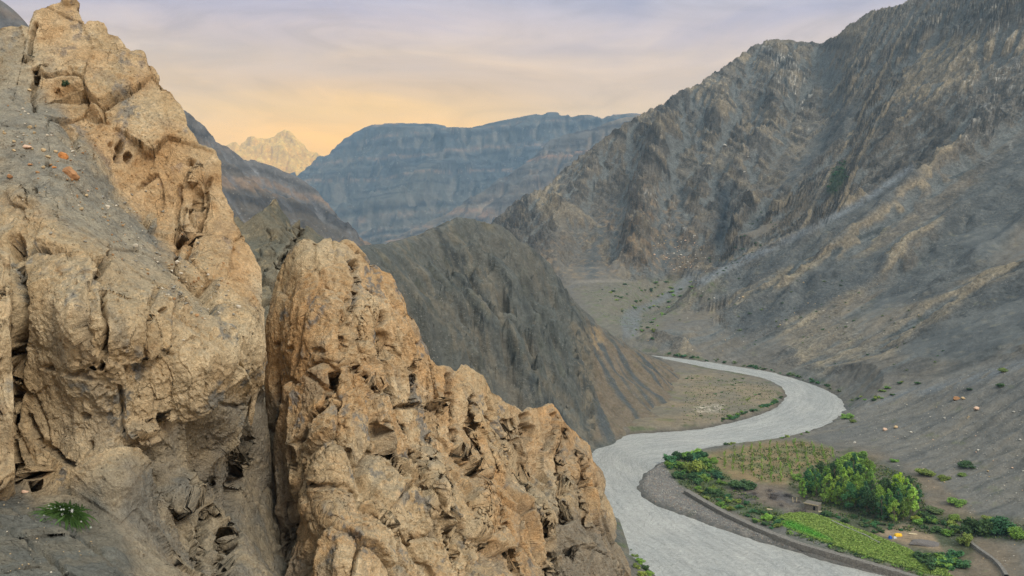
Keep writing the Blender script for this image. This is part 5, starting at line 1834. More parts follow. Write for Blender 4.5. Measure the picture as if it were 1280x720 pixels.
MASS = []
bush_small = []
for k in range(3):
    me_ = bush_mesh(440 + k, 5, 16, .17)
    v_ = np.empty(len(me_.vertices) * 3, F32); me_.vertices.foreach_get('co', v_)
    t_ = np.empty(len(me_.vertices), F32); me_.attributes['tone'].data.foreach_get('value', t_)
    f_ = np.empty(len(me_.loops), np.int32); me_.loops.foreach_get('vertex_index', f_)
    bush_small.append((v_.reshape(-1, 3), f_.reshape(-1, 4), t_))


def fill_bushes(poly, n, w0, w1, keys, label, group, tall=1.0, line=False, mass=False):
    k = 0
    pl = np.array(poly, float)
    while k < n:
        if line:
            s, _ = resample_line(pl, 400)
            p = s[int(BR.integers(400))] + BR.normal(size=2) * np.array([1.5, 1.0])
        else:
            p = BR.uniform(pl.min(0), pl.max(0))
            if not in_poly(p[0], p[1], pl):
                continue
        if mass:
            MASS.append((at(p[0], p[1]), BR.uniform(w0, w1), BR.choice(keys), tall))
            k += 1
            continue
        put_bush(p[0], p[1], BR.uniform(w0, w1), BR.choice(keys), label, group, tall)
        k += 1


# the thicket at the tip of the bank and along the stone embankment
put_bush(868, 590, 32, 'olive', 'large yellowish round bush rising from the thicket at the tip of the river bank', None, .9, True)
put_bush(893, 579, 12, 'mid', 'small round green bush by itself right of the yellowish bush', None, .9, True)
put_bush(929, 609, 34, 'dark', 'wide dark green bush below the rows of saplings', None, .55, True)
put_bush(958, 650, 16, 'fresh', 'bright green bush at the upper left corner of the bright field', None, .8, True)
fill_bushes([(833, 576), (845, 570), (872, 566), (886, 578), (900, 596), (905, 606), (880, 606), (850, 602), (836, 592)], 46, 9, 18, ['dark', 'blue', 'mid'], 'dark green bush in the thicket at the tip of the river bank', 'bushes of the bank thicket', .85)
fill_bushes([(862, 612), (890, 606), (925, 626), (965, 645), (985, 655), (970, 664), (930, 648), (895, 632)], 64, 6, 13, ['dark', 'mid', 'olive', 'blue'], 'low green bush in the strip behind the stone embankment', 'bushes behind the embankment', .7)
fill_bushes([(985, 664), (1020, 678), (1060, 692), (1110, 706), (1160, 722)], 34, 5, 9, ['dark', 'mid', 'dusty'], 'small bush in the dark hedge between the bright field and the embankment', 'hedge along the field', .6, True, mass=True)
fill_bushes([(905, 557), (940, 551), (985, 546), (1010, 541)], 22, 4, 9, ['dark', 'olive', 'mid'], 'small bush on the bank edge above the orchard rows', 'bushes along the upper bank edge', .6, True, mass=True)
fill_bushes([(985, 608), (1000, 596), (1020, 588), (1050, 578), (1062, 566), (1085, 575), (1070, 590), (1030, 600), (1005, 620)], 34, 8, 17, ['mid', 'fresh', 'dark'], 'leafy bush at the edge of the grove next to the orchard rows', 'bushes beside the grove', .9)
fill_bushes([(1025, 642), (1060, 645), (1100, 652), (1130, 664), (1100, 668), (1060, 655)], 26, 6, 13, ['dark', 'blue', 'dusty'], 'dark undergrowth bush in front of the grove', 'bushes in front of the grove', .7)
fill_bushes([(1140, 640), (1165, 645), (1195, 655), (1200, 672), (1170, 668), (1145, 655)], 26, 9, 18, ['dark', 'mid', 'olive'], 'green bush in the band right of the grove', 'bushes right of the grove', .7)
put_bush(1218, 668, 34, 'dark', 'large round dark green bush right of the grove', None, 1.15, True)
put_bush(1205, 680, 24, 'olive', 'round yellow green bush at the foot of the large round dark bush', None, .95, True)
put_bush(1193, 651, 16, 'olive', 'yellowish bush behind the large round dark bush', None, .8, True)
put_bush(1252, 664, 38, 'blue', 'wide dark bush near the right margin', None, .75, True)
put_bush(1274, 672, 26, 'mid', 'green bush cut by the right margin', None, .8, True)
put_bush(1236, 650, 18, 'olive', 'pale olive bush behind the wide dark bush', None, .6, True)
fill_bushes([(1140, 692), (1170, 690), (1200, 696), (1205, 712), (1175, 716), (1148, 702)], 20, 12, 24, ['dark', 'blue', 'mid'], 'dark green bush in the clump at the lower end of the bright field', 'clump below the field', .75)
put_bush(1208, 583, 22, 'dark', 'dark green bush on the grey fan, well right of the grove', None, .45, True)
put_bush(1156, 594, 25, 'olive', 'low spreading bush on the bare soil just right of the yellow green tree', None, .42, True)
put_bush(1180, 600, 19, 'olive', 'low olive bush beside the footpath right of the grove', None, .42, True)
put_bush(1203, 595, 12, 'olive', 'small olive bush below the dark bush on the grey fan', None, .5, True)
put_bush(1118, 577, 12, 'mid', 'small bush above the yellow green tree', None, .5, True)
put_bush(1196, 630, 26, 'mid', 'long low green bush on the bank right of the grove', None, .4, True)
put_bush(1170, 640, 24, 'dusty', 'grey green low bush in the hollow behind the round bushes', None, .4, True)
put_bush(1250, 483, 11, 'dark', 'lone dark bush high on the grey fan', None, .6, True)
put_bush(1212, 487, 8, 'dark', 'small dark bush left of the lone bush high on the fan', None, .5, True)
put_bush(1255, 464, 15, 'olive', 'low olive bush on the upper edge of the grey fan', None, .35, True)
put_bush(1058, 523, 18, 'mid', 'spreading green bush on the right bank at the river bend', None, .5, True)
put_bush(1066, 528, 12, 'olive', 'olive bush beside the spreading bush at the river bend', None, .5, True)
# along the water on both sides of the bend
fill_bushes([(835, 444), (870, 447), (910, 453), (950, 460), (990, 469), (1025, 479), (1050, 490)], 60, 3, 8, ['dark', 'blue', 'dusty'], 'small dark bush at the foot of the fluted bank across the river', 'bushes on the far water edge', .6, True, mass=True)
fill_bushes([(902, 526), (925, 519), (950, 511), (970, 502), (977, 494)], 40, 4, 9, ['dark', 'blue', 'mid'], 'dark green bush on the inner bank of the river bend', 'bushes of the inner bank', .65, True)
fill_bushes([(840, 470), (890, 464), (940, 476), (960, 490), (930, 506), (880, 520), (840, 520)], 28, 3, 6, ['dusty', 'dark', 'olive'], 'small bush on the tan tongue of land inside the river bend', 'bushes on the inner tongue', .5, mass=True)
# dots over the flat of the side valley and the slopes
fill_bushes([(730, 368), (770, 356), (850, 348), (880, 350), (860, 372), (830, 400), (820, 425), (790, 420), (800, 395), (760, 385)], 70, 3, 8, ['mid', 'olive', 'dark'], 'tiny bush on the flat beside the side stream', 'bushes of the side valley', .45, mass=True)
fill_bushes([(830, 400), (900, 350), (1000, 330), (1100, 370), (1200, 420), (1180, 460), (1080, 480), (1000, 440), (900, 425)], 60, 2.5, 5.5, ['dark', 'dusty'], 'tiny dark bush on the brown slope above the fluted bank', 'bushes of the brown slope', .5, mass=True)
fill_bushes([(1060, 500), (1100, 490), (1130, 475), (1150, 480), (1100, 500), (1075, 512)], 14, 5, 10, ['mid', 'olive', 'dark'], 'low bush along the seam between the brown slope and the grey fan', 'bushes along the fan edge', .45)
fill_bushes([(1030, 240), (1042, 205), (1058, 200), (1058, 222), (1044, 244)], 24, 3, 6, ['dark', 'blue'], 'dark bush in the green cleft high on the range', 'bushes in the cleft', .6, mass=True)
fill_bushes([(880, 330), (920, 300), (960, 250), (985, 260), (950, 310), (900, 345)], 30, 2.5, 5, ['dark'], 'dark bush dotted over the side gully of the range', 'bushes in the gully', .5, mass=True)

def mass_bushes():
    V, Fc, T, C_ = [], [], [], []
    off = 0
    for q, wpx, key, tall in MASS:
        v, f, t = bush_small[int(BR.integers(3))]
        w = wpx / FPX * q[1] * 1.05
        a = BR.uniform(0, 6.28)
        ca, sa = math.cos(a), math.sin(a)
        V.append(np.stack([(v[:, 0] * ca - v[:, 1] * sa) * w + q[0], (v[:, 0] * sa + v[:, 1] * ca) * w + q[1], v[:, 2] * w * tall + ground_z(q[0], q[1]) - .03], 1))
        Fc.append(f + off)
        off += len(v)
        c = GREENS[key] * (1 + BR.normal() * .14)
        C_.append(c[None] * (.65 + .75 * t[:, None]))
    obj('scrub', mesh_np('scrub', np.concatenate(V), np.concatenate(Fc), M_scrub, {'Col': np.clip(np.concatenate(C_), .004, .8)}, smooth=False), kind='stuff', category='scrub',
        label='tiny scattered green scrub along the far water edge, the side valley and the slopes')


M_scrub, nt, b = new_mat('scrub_leaves')
nt.links.new(N(nt).attr('Col').outputs[0], b.inputs['Base Color'])
mass_bushes()

# ---- stones
def rock_mesh(seed, facets=.35, sub=3):
    import bmesh
    bm = bmesh.new()
    bmesh.ops.create_icosphere(bm, subdivisions=sub, radius=.5)
    V = np.array([v.co[:] for v in bm.verts])
    Fc = np.array([[v.index for v in f.verts] for f in bm.faces])
    bm.free()
    r = np.random.default_rng(seed)
    for _ in range(11):
        d = r.normal(size=3); d /= np.linalg.norm(d)
        h = r.uniform(.22, .42)
        k = V @ d
        V = V - np.maximum(k - h, 0)[:, None] * d * .92
    V += .05 * np.stack([perlin(V.astype(F32), .3, seed + i) for i in range(3)], 1)
    V *= np.array([1, r.uniform(.65, .95), r.uniform(.55, .8)])
    return V, Fc


M_orange = plain_mat('orange_stone', lin(196, 132, 78), .9, 5, .7, .04)
M_brown = plain_mat('brown_stone', lin(160, 118, 82), .9, 4, .7, .04)
M_pink = plain_mat('pinkish_stone', lin(206, 172, 146), .9, 4, .6, .04)
M_tanst = plain_mat('tan_stone', lin(190, 162, 122), .9, 4, .6, .04)
M_grst = plain_mat('grey_stone', lin(132, 128, 120), .9, 4, .6, .04)
rocks = {}
for nm, mm in (('o', M_orange), ('b', M_brown), ('p', M_pink), ('t', M_tanst), ('g', M_grst), ('w', M_stone)):
    rocks[nm] = [mesh_np('boulder', *rock_mesh(500 + 7 * k, sub=4 if nm in 'ob' else 2), mm) for k in range(3)]
KR = np.random.default_rng(55)


def rock_at(q, w, kind, label, group=None, rot=None, flat=1.0, seedk=None):
    o = obj('boulder', rocks[kind][int(KR.integers(3)) if seedk is None else seedk])
    o.location = q
    o.scale = (w, w, w * flat)
    o.rotation_euler = rot or (KR.uniform(-.3, .3), KR.uniform(-.3, .3), KR.uniform(0, 6.28))
    return tag(o, label, 'boulder', group)


LV = LEFT_V.reshape(-1, 3)
lpx, lpy = proj(LV)
Lflat = LV


def on_left(px, py):
    e = (lpx - px) ** 2 + (lpy - py) ** 2
    c = np.where(e < 9)[0]
    if len(c) == 0:
        return LV[int(np.argmin(e))]
    return LV[c[int(np.argmin(LV[c, 1]))]]


for px, py, wpx, kd, lb, fl in [(81, 194, 15, 'o', 'bright orange boulder on the rubble ledge of the tall tan wall', .9), (90, 216, 27, 'b', 'long brown orange boulder just below the bright orange boulder', .75),
                                (36, 182, 15, 'p', 'pale pink boulder on the ledge near the left margin', .6), (69, 207, 6, 'o', 'small orange stone left of the long brown boulder', .8),
                                (131, 245, 7, 'g', 'small round grey stone embedded lower on the ledge', .9), (15, 220, 9, 'b', 'brownish stone on the ledge close to the left margin', .8),
                                (40, 204, 7, 'b', 'small brown stone between the pink boulder and the long brown boulder', .7), (31, 612, 11, 'p', 'pale square stone lying on the dark scree near the plant', .8),
                                (113, 238, 5, 'p', 'tiny pale orange stone below the long brown boulder', .8)]:
    q = on_left(px, py)
    rock_at(tuple(q + np.array([0, -.05, .03])), wpx / FPX * q[1], kd, lb, None, (0.2, .5 if wpx > 20 else .1, KR.uniform(-.4, .4)), fl)
rub = []
for k in range(60):
    px, py = KR.uniform(0, 130), KR.uniform(615, 715)
    if (px - 92) ** 2 + (py - 632) ** 2 > 34 ** 2:
        rub.append((on_left(px, py), KR.uniform(.03, .09), KR.choice(['w', 'g', 't'])))
for k in range(420):
    t_ = KR.random()
    px = 20 + 260 * t_ + KR.normal() * 24
    py = 150 + 240 * t_ + KR.normal() * 24
    q = on_left(px, py)
    if np.hypot(*(np.array(proj(q)) - (px, py))) < 3:
        rub.append((q, float(np.clip(KR.lognormal(-2.3, .5), .04, .28)), KR.choice(['g', 't', 'g', 'b', 'w'])))
RC = {'w': lin(196, 184, 164), 'g': lin(136, 130, 118), 't': lin(178, 154, 118), 'b': lin(158, 122, 86)}
V, Fc, C_, off = [], [], [], 0
bs = [rock_mesh(700 + k, sub=2) for k in range(5)]
for q, w, kd in rub:
    v, f = bs[int(KR.integers(5))]
    a = KR.uniform(0, 6.28)
    ca, sa = math.cos(a), math.sin(a)
    V.append(np.stack([(v[:, 0] * ca - v[:, 1] * sa) * w + q[0], (v[:, 0] * sa + v[:, 1] * ca) * w + q[1], v[:, 2] * w + q[2] + w * .1], 1))
    Fc.append(f + off); off += len(v)
    C_.append(np.repeat((RC[str(kd)] * KR.uniform(.8, 1.15))[None], len(v), 0))
M_rub, nt, b = new_mat('rubble_stone')
nt.links.new(N(nt).attr('Col').outputs[0], b.inputs['Base Color'])
obj('rubble', mesh_np('rubble', np.concatenate(V), np.concatenate(Fc), M_rub, {'Col': np.concatenate(C_)}, smooth=False), kind='stuff', category='rubble', label='small stones lying in the rubble ledge and dark scree of the tall tan wall')


def rock_px(px, py, wpx, kd, lb, gr=None, flat=.8):
    q = at(px, py)
    w = wpx / FPX * q[1]
    return rock_at((q[0], q[1], ground_z(q[0], q[1]) + w * .12), w, kd, lb, gr, None, flat)


rock_px(1196, 500, 11, 'b', 'large brown orange boulder on the grey fan at the right')
rock_px(1204, 499, 7, 't', 'tan boulder leaning against the large brown orange boulder')
rock_px(1221, 512, 10, 'p', 'pale pinkish boulder below the large brown orange boulder')
rock_px(1106, 538, 8, 'p', 'pinkish boulder on the lower part of the grey fan above the grove')
rock_px(1120, 535, 8, 't', 'flat tan boulder right of the pinkish boulder above the grove')
rock_px(1139, 541, 5, 'w', 'white boulder alone on the dark patch of the fan')
rock_px(1068, 554, 5, 'w', 'white boulder at the left end of the row above the grove')
for k in range(150):
    px, py = KR.uniform(1045, 1290), KR.uniform(508, 650)
    if py > 520 + (px - 1045) * .9 or (px < 1110 and py > 560):
        continue
    rock_px(px, py, float(np.clip(KR.lognormal(.55, .45), 1.0, 4.5)), KR.choice(['w', 'w', 'p', 't', 'g']), 'small pale stone scattered over the grey fan', 'pale stones on the fan')
for k in range(45):
    px, py = KR.uniform(1180, 1285), KR.uniform(640, 718)
    if py < 672 or px < 1205:
        continue
    rock_px(px, py, float(KR.uniform(1.2, 3.2)), KR.choice(['w', 't', 'g']), 'pale stone on the bare ground in the lower right corner', 'stones in the lower right corner')
for k in range(70):
    px, py = KR.uniform(815, 885), KR.uniform(296, 340)
    rock_px(px, py, float(np.clip(KR.lognormal(.8, .4), 1.2, 5)), KR.choice(['w', 't', 'p']), 'fallen pale block at the mouth of the gorge', 'blocks below the gorge')
for k in range(70):
    px, py = KR.uniform(800, 1150), KR.uniform(350, 440)
    rock_px(px, py, float(np.clip(KR.lognormal(.5, .4), 1, 4)), KR.choice(['w', 't', 'g']), 'stone lying on the brown slope above the fluted bank', 'stones of the brown slope')
for px, py, w in [(906, 183, 7), (935, 197, 4), (960, 222, 4), (930, 216, 4)]:
    rock_px(px, py, w, 'w', 'whitish block perched high on the dark range above the gorge', 'white blocks on the range')


def scatter(name, polypx, n, w0, w1, mats, label, cat, seed, key=None):
    """very many small stones as one mesh"""
    r = np.random.default_rng(seed)
    wp = np.array([at(*g)[:2] for g in polypx])
    base = [rock_mesh(seed + k, sub=1) for k in range(4)]
    V, Fc, C_ = [], [], []
    k = off = 0
    while k < n:
        c = r.uniform(wp.min(0), wp.max(0), (4000, 2))
        c = c[in_poly(c[:, 0], c[:, 1], wp)]
        if key is not None:
            c = c[key(c, r)]
        zz = ground_z(c[:, 0], c[:, 1])
        for (x, y), z in zip(c, zz):
            bv, bf = base[int(r.integers(4))]
            w = r.uniform(w0, w1) * (1 + r.random() ** 6 * 1.5)
            a = r.uniform(0, 6.28)
            ca, sa = math.cos(a), math.sin(a)
            v = bv * w
            V.append(np.stack([v[:, 0] * ca - v[:, 1] * sa + x, v[:, 0] * sa + v[:, 1] * ca + y, v[:, 2] + z], 1))
            Fc.append(bf + off)
            C_.append(np.repeat((mats[int(r.integers(len(mats)))] * r.uniform(.7, 1.25))[None], len(v), 0))
            off += len(v)
            k += 1
            if k >= n:
                break
    return obj(name, mesh_np(name, np.concatenate(V), np.concatenate(Fc), M_cobble, {'Col': np.concatenate(C_)}, smooth=False), kind='stuff', category=cat, label=label)


M_cobble, nt, b = new_mat('cobbles')
nt.links.new(N(nt).attr('Col').outputs[0], b.inputs['Base Color'])
bar_px = [(838, 572), (834, 588), (848, 606), (868, 618), (905, 645), (960, 669), (1020, 690), (1080, 707), (1140, 722), (1120, 722), (1060, 706), (1000, 690), (940, 671), (870, 647), (815, 627), (802, 608), (808, 594), (822, 582)]
scatter('cobbles', bar_px, 6500, .22, .52, [lin(150, 146, 138), lin(126, 120, 114), lin(112, 112, 112), lin(140, 124, 110)], 'grey cobbles covering the bar beside the water', 'cobbles', 900)
scatter('gravel', [(1050, 515), (1100, 496), (1200, 470), (1290, 450), (1290, 640), (1220, 620), (1150, 575), (1060, 556), (1030, 545)], 3800, .18, .5, [lin(150, 146, 136), lin(122, 120, 114), lin(100, 100, 98), lin(172, 160, 142)],
        'loose gravel strewn over the grey fan', 'gravel', 910)

# ---- stone embankment along the bar
def wall_strip(name, px_line, width, height, label, cat, z0=-.4, seed=0, mat=None, parent=None, step=.6):
    ln = np.array([at(*g)[:2] for g in px_line])
    ln = smooth_line(ln, 2)
    L = np.linalg.norm(np.diff(ln, axis=0), axis=1).sum()
    ln, _ = resample_line(ln, int(L / step))
    t = np.gradient(ln, axis=0)
    t /= np.linalg.norm(t, axis=1, keepdims=True)
    nn = np.stack([-t[:, 1], t[:, 0]], 1)
    prof = [(-.56, z0), (-.53, .35), (-.5, .72), (-.47, .97), (-.40, 1.0), (-.2, 1.0), (0, 1.0), (.2, 1.0), (.40, 1.0), (.47, .97), (.5, .6), (.54, z0)]
    gz = ground_z(ln[:, 0], ln[:, 1])
    gz = np.convolve(np.pad(gz, 8, mode='edge'), np.ones(17) / 17, 'valid')
    rows = []
    for a, h in prof:
        c = ln + nn * a * width
        rows.append(np.c_[c, gz + h * height])
    V = np.array(rows).reshape(-1, 3)
    V += np.stack([perlin(V.astype(F32), .8, seed + k) for k in range(3)], 1) * .10
    V += np.stack([perlin(V.astype(F32), 2.5, seed + 5 + k) for k in range(3)], 1) * .12
    return tag(obj(name, mesh_np(name, V, grid_faces(len(prof), len(ln)), mat or M_wall, smooth=False)), label, cat)


wall_strip('embankment', [(858, 617), (880, 630), (905, 644), (930, 656), (960, 669), (990, 680), (1020, 690), (1050, 699), (1080, 707), (1130, 721), (1180, 736), (1260, 762)], 2.4, 1.5, 'long pale topped stone embankment between the cobble bar and the bushes', 'stone wall', seed=31)
wall_strip('field_wall', [(1207, 674), (1216, 683), (1228, 692), (1240, 700), (1250, 709), (1258, 722)], 1.2, 1.0, 'rough dry stone wall running down the lower right corner', 'stone wall', seed=41, mat=M_wall)
wall_strip('terrace_wall', [(1040, 652), (1050, 657), (1070, 665), (1086, 672), (1100, 680)], .7, .45, 'low broken stone wall along the upper side of the bright field', 'stone wall', seed=51, mat=M_grst)

# ---- bright field
fpoly = [(964, 650), (982, 643), (1000, 641), (1018, 643), (1055, 655), (1094, 670), (1133, 686), (1176, 709), (1192, 722), (1158, 718), (1116, 705), (1073, 693), (1018, 674), (986, 661)]
FR = np.random.default_rng(66)
fw = np.array([at(*g)[:2] for g in fpoly])
cc = FR.uniform(fw.min(0), fw.max(0), (60000, 2))
cc = cc[in_poly(cc[:, 0], cc[:, 1], fw)]
ax = at(1131, 689)[:2] - at(1016, 646)[:2]
ax /= np.linalg.norm(ax)
across = cc @ np.array([-ax[1], ax[0]])
cc = cc[(np.abs((across / 1.5) % 1 - .5) < .44 + .08 * FR.normal(size=len(cc)))][:22000]
cz = ground_z(cc[:, 0], cc[:, 1])
nb = len(cc)
ang = FR.uniform(0, 6.28, nb)
hgt = FR.uniform(.25, .55, nb)
dxy = np.stack([np.cos(ang), np.sin(ang)], 1)
wd = FR.uniform(.14, .26, nb)[:, None]
b0 = np.c_[cc - dxy * wd, cz - .03]
b1 = np.c_[cc + dxy * wd, cz - .03]
tl = np.stack([-dxy[:, 1], dxy[:, 0]], 1) * FR.uniform(-.3, .3, nb)[:, None]
b2 = np.c_[cc + dxy * wd * 1.2 + tl, cz + hgt]
b3 = np.c_[cc - dxy * wd * 1.2 + tl, cz + hgt]
V = np.stack([b0, b1, b2, b3], 1).reshape(-1, 3)
fx, fy = proj(np.c_[cc, cz])
bright = soft_poly(fx, fy, [(967, 652), (990, 652), (1015, 662), (1040, 676), (1022, 673), (985, 660)], 3)
fcol = mix(mix(lin(136, 164, 78), lin(156, 172, 94), FR.random(nb)), lin(108, 170, 68), bright) * FR.uniform(.9, 1.1, (nb, 1))
M_crop, nt, b = new_mat('crop_leaves')
nt.links.new(N(nt).attr('Col').outputs[0], b.inputs['Base Color'])
obj('crop', mesh_np('crop', V, np.arange(len(V)).reshape(-1, 4), M_crop, {'Col': np.repeat(fcol, 4, 0)}, smooth=False), kind='stuff', category='crop', label='bright green crop growing in the long narrow field')

# ---- low growth over the ground between the trees and bushes
def ground_cover(polys, n, cols, seed, label):
    r = np.random.default_rng(seed)
    pts = []
    for poly, k in polys:
        wp_ = np.array([at(*g)[:2] for g in poly])
        c = r.uniform(wp_.min(0), wp_.max(0), (k * 8, 2))
        c = c[in_poly(c[:, 0], c[:, 1], wp_)]
        nz = fbm(np.c_[c, c[:, :1] * 0].astype(F32), 5, seed, 4)
        c = c[nz + r.normal(size=len(c)) * .12 > .02][:k]
        pts.append(c)
    c = np.concatenate(pts)
    m_ = len(c)
    z = ground_z(c[:, 0], c[:, 1])
    a = r.uniform(0, 6.28, m_)
    d_ = np.stack([np.cos(a), np.sin(a)], 1)
    w_ = r.uniform(.10, .28, m_)[:, None]
    h_ = r.uniform(.15, .5, m_)
    t_ = r.normal(size=(m_, 2)) * .2
    V = np.stack([np.c_[c - d_ * w_, z - .03], np.c_[c + d_ * w_, z - .03], np.c_[c + d_ * w_ * 1.1 + t_, z + h_], np.c_[c - d_ * w_ * 1.1 + t_, z + h_]], 1).reshape(-1, 3)
    cl = np.array(cols)[r.integers(len(cols), size=m_)] * r.uniform(.7, 1.25, (m_, 1))
    obj('undergrowth', mesh_np('undergrowth', V, np.arange(len(V)).reshape(-1, 4), M_crop, {'Col': np.repeat(cl, 4, 0)}, smooth=False), kind='stuff', category='undergrowth', label=label)


ground_cover([([(836, 574), (880, 566), (905, 592), (985, 650), (965, 660), (900, 634), (850, 606)], 3500), ([(985, 606), (1062, 566), (1150, 600), (1160, 645), (1290, 655), (1290, 680), (1215, 672), (1100, 660), (1030, 640)], 6500),
              ([(896, 572), (1000, 552), (1052, 566), (962, 606)], 2200), ([(985, 662), (1180, 722), (1160, 728), (980, 668)], 1200), ([(860, 468), (960, 480), (975, 495), (905, 528), (850, 530)], 1300),
              ([(725, 365), (790, 352), (850, 350), (820, 400), (790, 420), (760, 400)], 1000)],
             0, [lin(74, 98, 50), lin(96, 112, 58), lin(116, 120, 70), lin(60, 82, 50)], 77, 'low green and olive growth on the soil between bushes, saplings and trees')
# ------------------------------------------------------------------ hut, camp, cliff plant
import bmesh


def box_bm(bm, lo, hi, bevel=0.0):
    r = bmesh.ops.create_cube(bm, size=1.0)
    s = [hi[k] - lo[k] for k in range(3)]
    c = [(hi[k] + lo[k]) / 2 for k in range(3)]
    for v in r['verts']:
        v.co = Vector((v.co.x * s[0] + c[0], v.co.y * s[1] + c[1], v.co.z * s[2] + c[2]))
    return r['verts']


def bm_obj(name, bm, mat, parent=None, bev=0.0, jit=0.0):
    if bev:
        bmesh.ops.bevel(bm, geom=list(bm.edges), offset=bev, segments=2, affect='EDGES')
    if jit:
        for v in bm.verts:
            v.co += Vector([random.uniform(-jit, jit) for _ in range(3)])
    me = bpy.data.meshes.new(name)
    bm.to_mesh(me)
    bm.free()
    me.materials.append(mat)
    return obj(name, me, parent)


M_hut = plain_mat('hut_stone', lin(124, 116, 104), .95, 2.5, .8, .12)
M_roof = plain_mat('mud_roof', lin(112, 104, 94), .95, 3, .5, .06)
M_wood = plain_mat('pale_wood', lin(208, 190, 154), .8, 8, .4, .01)
M_dark = plain_mat('opening_shade', lin(34, 32, 30), .9, 3, .2, .01)
q = at(1018, 638)
hut = tag(empty('hut', (q[0], q[1] + 2.0, ground_z(q[0], q[1] + 1.5) - .1), R(-38)), 'small flat roofed stone hut with a dark doorway between the grove and the bright field', 'hut')
bm = bmesh.new()
W_, D_, HH, T_ = 5.2, 3.6, 2.1, .4
# front wall in three pieces round the doorway, then back and sides
box_bm(bm, (-W_ / 2, -D_ / 2, 0), (.7, -D_ / 2 + T_, HH))
box_bm(bm, (1.6, -D_ / 2, 0), (W_ / 2, -D_ / 2 + T_, HH))
box_bm(bm, (.7, -D_ / 2 + .003, 1.65), (1.6, -D_ / 2 + T_, HH))
box_bm(bm, (-W_ / 2, D_ / 2 - T_, 0), (W_ / 2, D_ / 2, HH))
box_bm(bm, (-W_ / 2 + .003, -D_ / 2 + T_, 0), (-W_ / 2 + T_, D_ / 2 - T_, HH))
box_bm(bm, (W_ / 2 - T_, -D_ / 2 + T_, 0), (W_ / 2 - .003, D_ / 2 - T_, HH))
bm_obj('wall', bm, M_hut, hut, 0, .02)
bm = bmesh.new()
box_bm(bm, (-W_ / 2 - .2, -D_ / 2 - .2, HH + .12), (W_ / 2 + .2, D_ / 2 + .2, HH + .34))
rf = bm_obj('roof', bm, M_roof, hut, .04)
bm = bmesh.new()
for x0 in np.linspace(-W_ / 2, W_ / 2 - .14, 9):
    box_bm(bm, (x0, -D_ / 2 - .32, HH), (x0 + .14, D_ / 2 + .1, HH + .12))
bm_obj('beam', bm, M_wood, rf)
bm = bmesh.new()
box_bm(bm, (-W_ / 2 - .24, -D_ / 2 - .26, HH + .13), (W_ / 2 + .24, -D_ / 2 - .203, HH + .36))
bm_obj('eaves', bm, M_wood, rf)
bm = bmesh.new()
box_bm(bm, (.72, -D_ / 2 + .25, 0), (1.58, -D_ / 2 + .31, 1.64))
bm_obj('doorway_shade', bm, M_dark, hut)  # dark panel standing for the shade inside the doorway


def beam_between(bm, a, b, w):
    a, b = Vector(a), Vector(b)
    v, f = tube_mesh([([a, (a + b) / 2, b], [w, w, w * .8])], 6)
    vs = [bm.verts.new(p) for p in v]
    for t in f:
        bm.faces.new([vs[i] for i in t])
    bm.faces.new(vs[:6][::-1]); bm.faces.new(vs[-6:])


for k, (px, py, lean, lb) in enumerate([(991.5, 628, -.35, 'pale leaning post left of the pair beyond the hut'), (995.5, 628, .12, 'upright pale post of the pair beyond the hut')]):
    q = at(px, py)
    bm = bmesh.new()
    beam_between(bm, (0, 0, -.3), (lean, 0, 2.0), .13)
    o = bm_obj('post', bm, M_wood)
    o.location = (q[0], q[1], ground_z(q[0], q[1]))
    tag(o, lb, 'post')
# pale slabs lying by the hut
for px, py, w, lb in [(1027, 640, 2.4, 'pale flat slab on the ground at the right of the hut'), (1141, 668, 2.8, 'pale plank lying on the dirt right of the yellow sheet'), (962, 637, 2.2, 'pale slab lying at the left edge of the brushwood')]:
    q = at(px, py)
    bm = bmesh.new()
    box_bm(bm, (-w / 2, -.35, 0), (w / 2, .35, .22))
    o = bm_obj('slab', bm, M_wood, None, .05, .03)
    o.location = (q[0], q[1], ground_z(q[0], q[1]))
    o.rotation_euler = (.05, .03, R(-12))
    tag(o, lb, 'slab')


def mound(name, px, py, w, d, h, mat, label, cat, seed, lump=.25, rz=0.0, kind=None):
    q = at(px, py)
    n_ = 34
    u, v = np.meshgrid(np.linspace(-1, 1, n_), np.linspace(-1, 1, n_))
    r2 = np.clip(1 - u ** 4, 0, 1) * np.clip(1 - v ** 4, 0, 1)
    p = np.stack([u.ravel() * w / 2, v.ravel() * d / 2, u.ravel() * 0], 1).astype(F32)
    z = r2.ravel() ** .6 * h * (1 + lump * 2 * fbm(p, w * .35, seed, 4)) - .05
    p[:, :2] *= (1 + .25 * perlin(p, w * .6, seed + 3))[:, None]
    p[:, 2] = z
    o = obj(name, mesh_np(name, p, grid_faces(n_, n_), mat))
    o.location = (q[0], q[1], ground_z(q[0], q[1]))
    o.rotation_euler = (0, 0, rz)
    return tag(o, label, cat, None, kind)


M_yel = plain_mat('yellow_sheet', lin(238, 186, 40), .5, 4, .25, .03)
M_blue = plain_mat('blue_sheet', lin(36, 92, 176), .5, 4, .25, .03)
M_white = plain_mat('white_sack', lin(206, 208, 210), .7, 4, .25, .03)
M_heap = plain_mat('dark_gravel', lin(114, 107, 102), .95, 5, .8, .15)
mound('tarpaulin', 1123, 670, 2.6, 1.5, .8, M_yel, 'yellow sheet thrown over a pile on the bare dirt', 'tarpaulin', 71, .4)
mound('bundle', 1113, 673, 1.2, 1.0, .9, M_blue, 'blue bundle left of the yellow sheet', 'bundle', 73)
mound('sack', 1118.5, 673, 1.1, .8, .6, M_white, 'whitish sack between the blue bundle and the yellow sheet', 'sack', 75)
mound('gravel_heap', 1157, 680, 9.5, 4.5, 1.0, M_heap, 'long dark heap of gravel at the lower end of the dirt yard', 'gravel heap', 77, .3, R(-25))

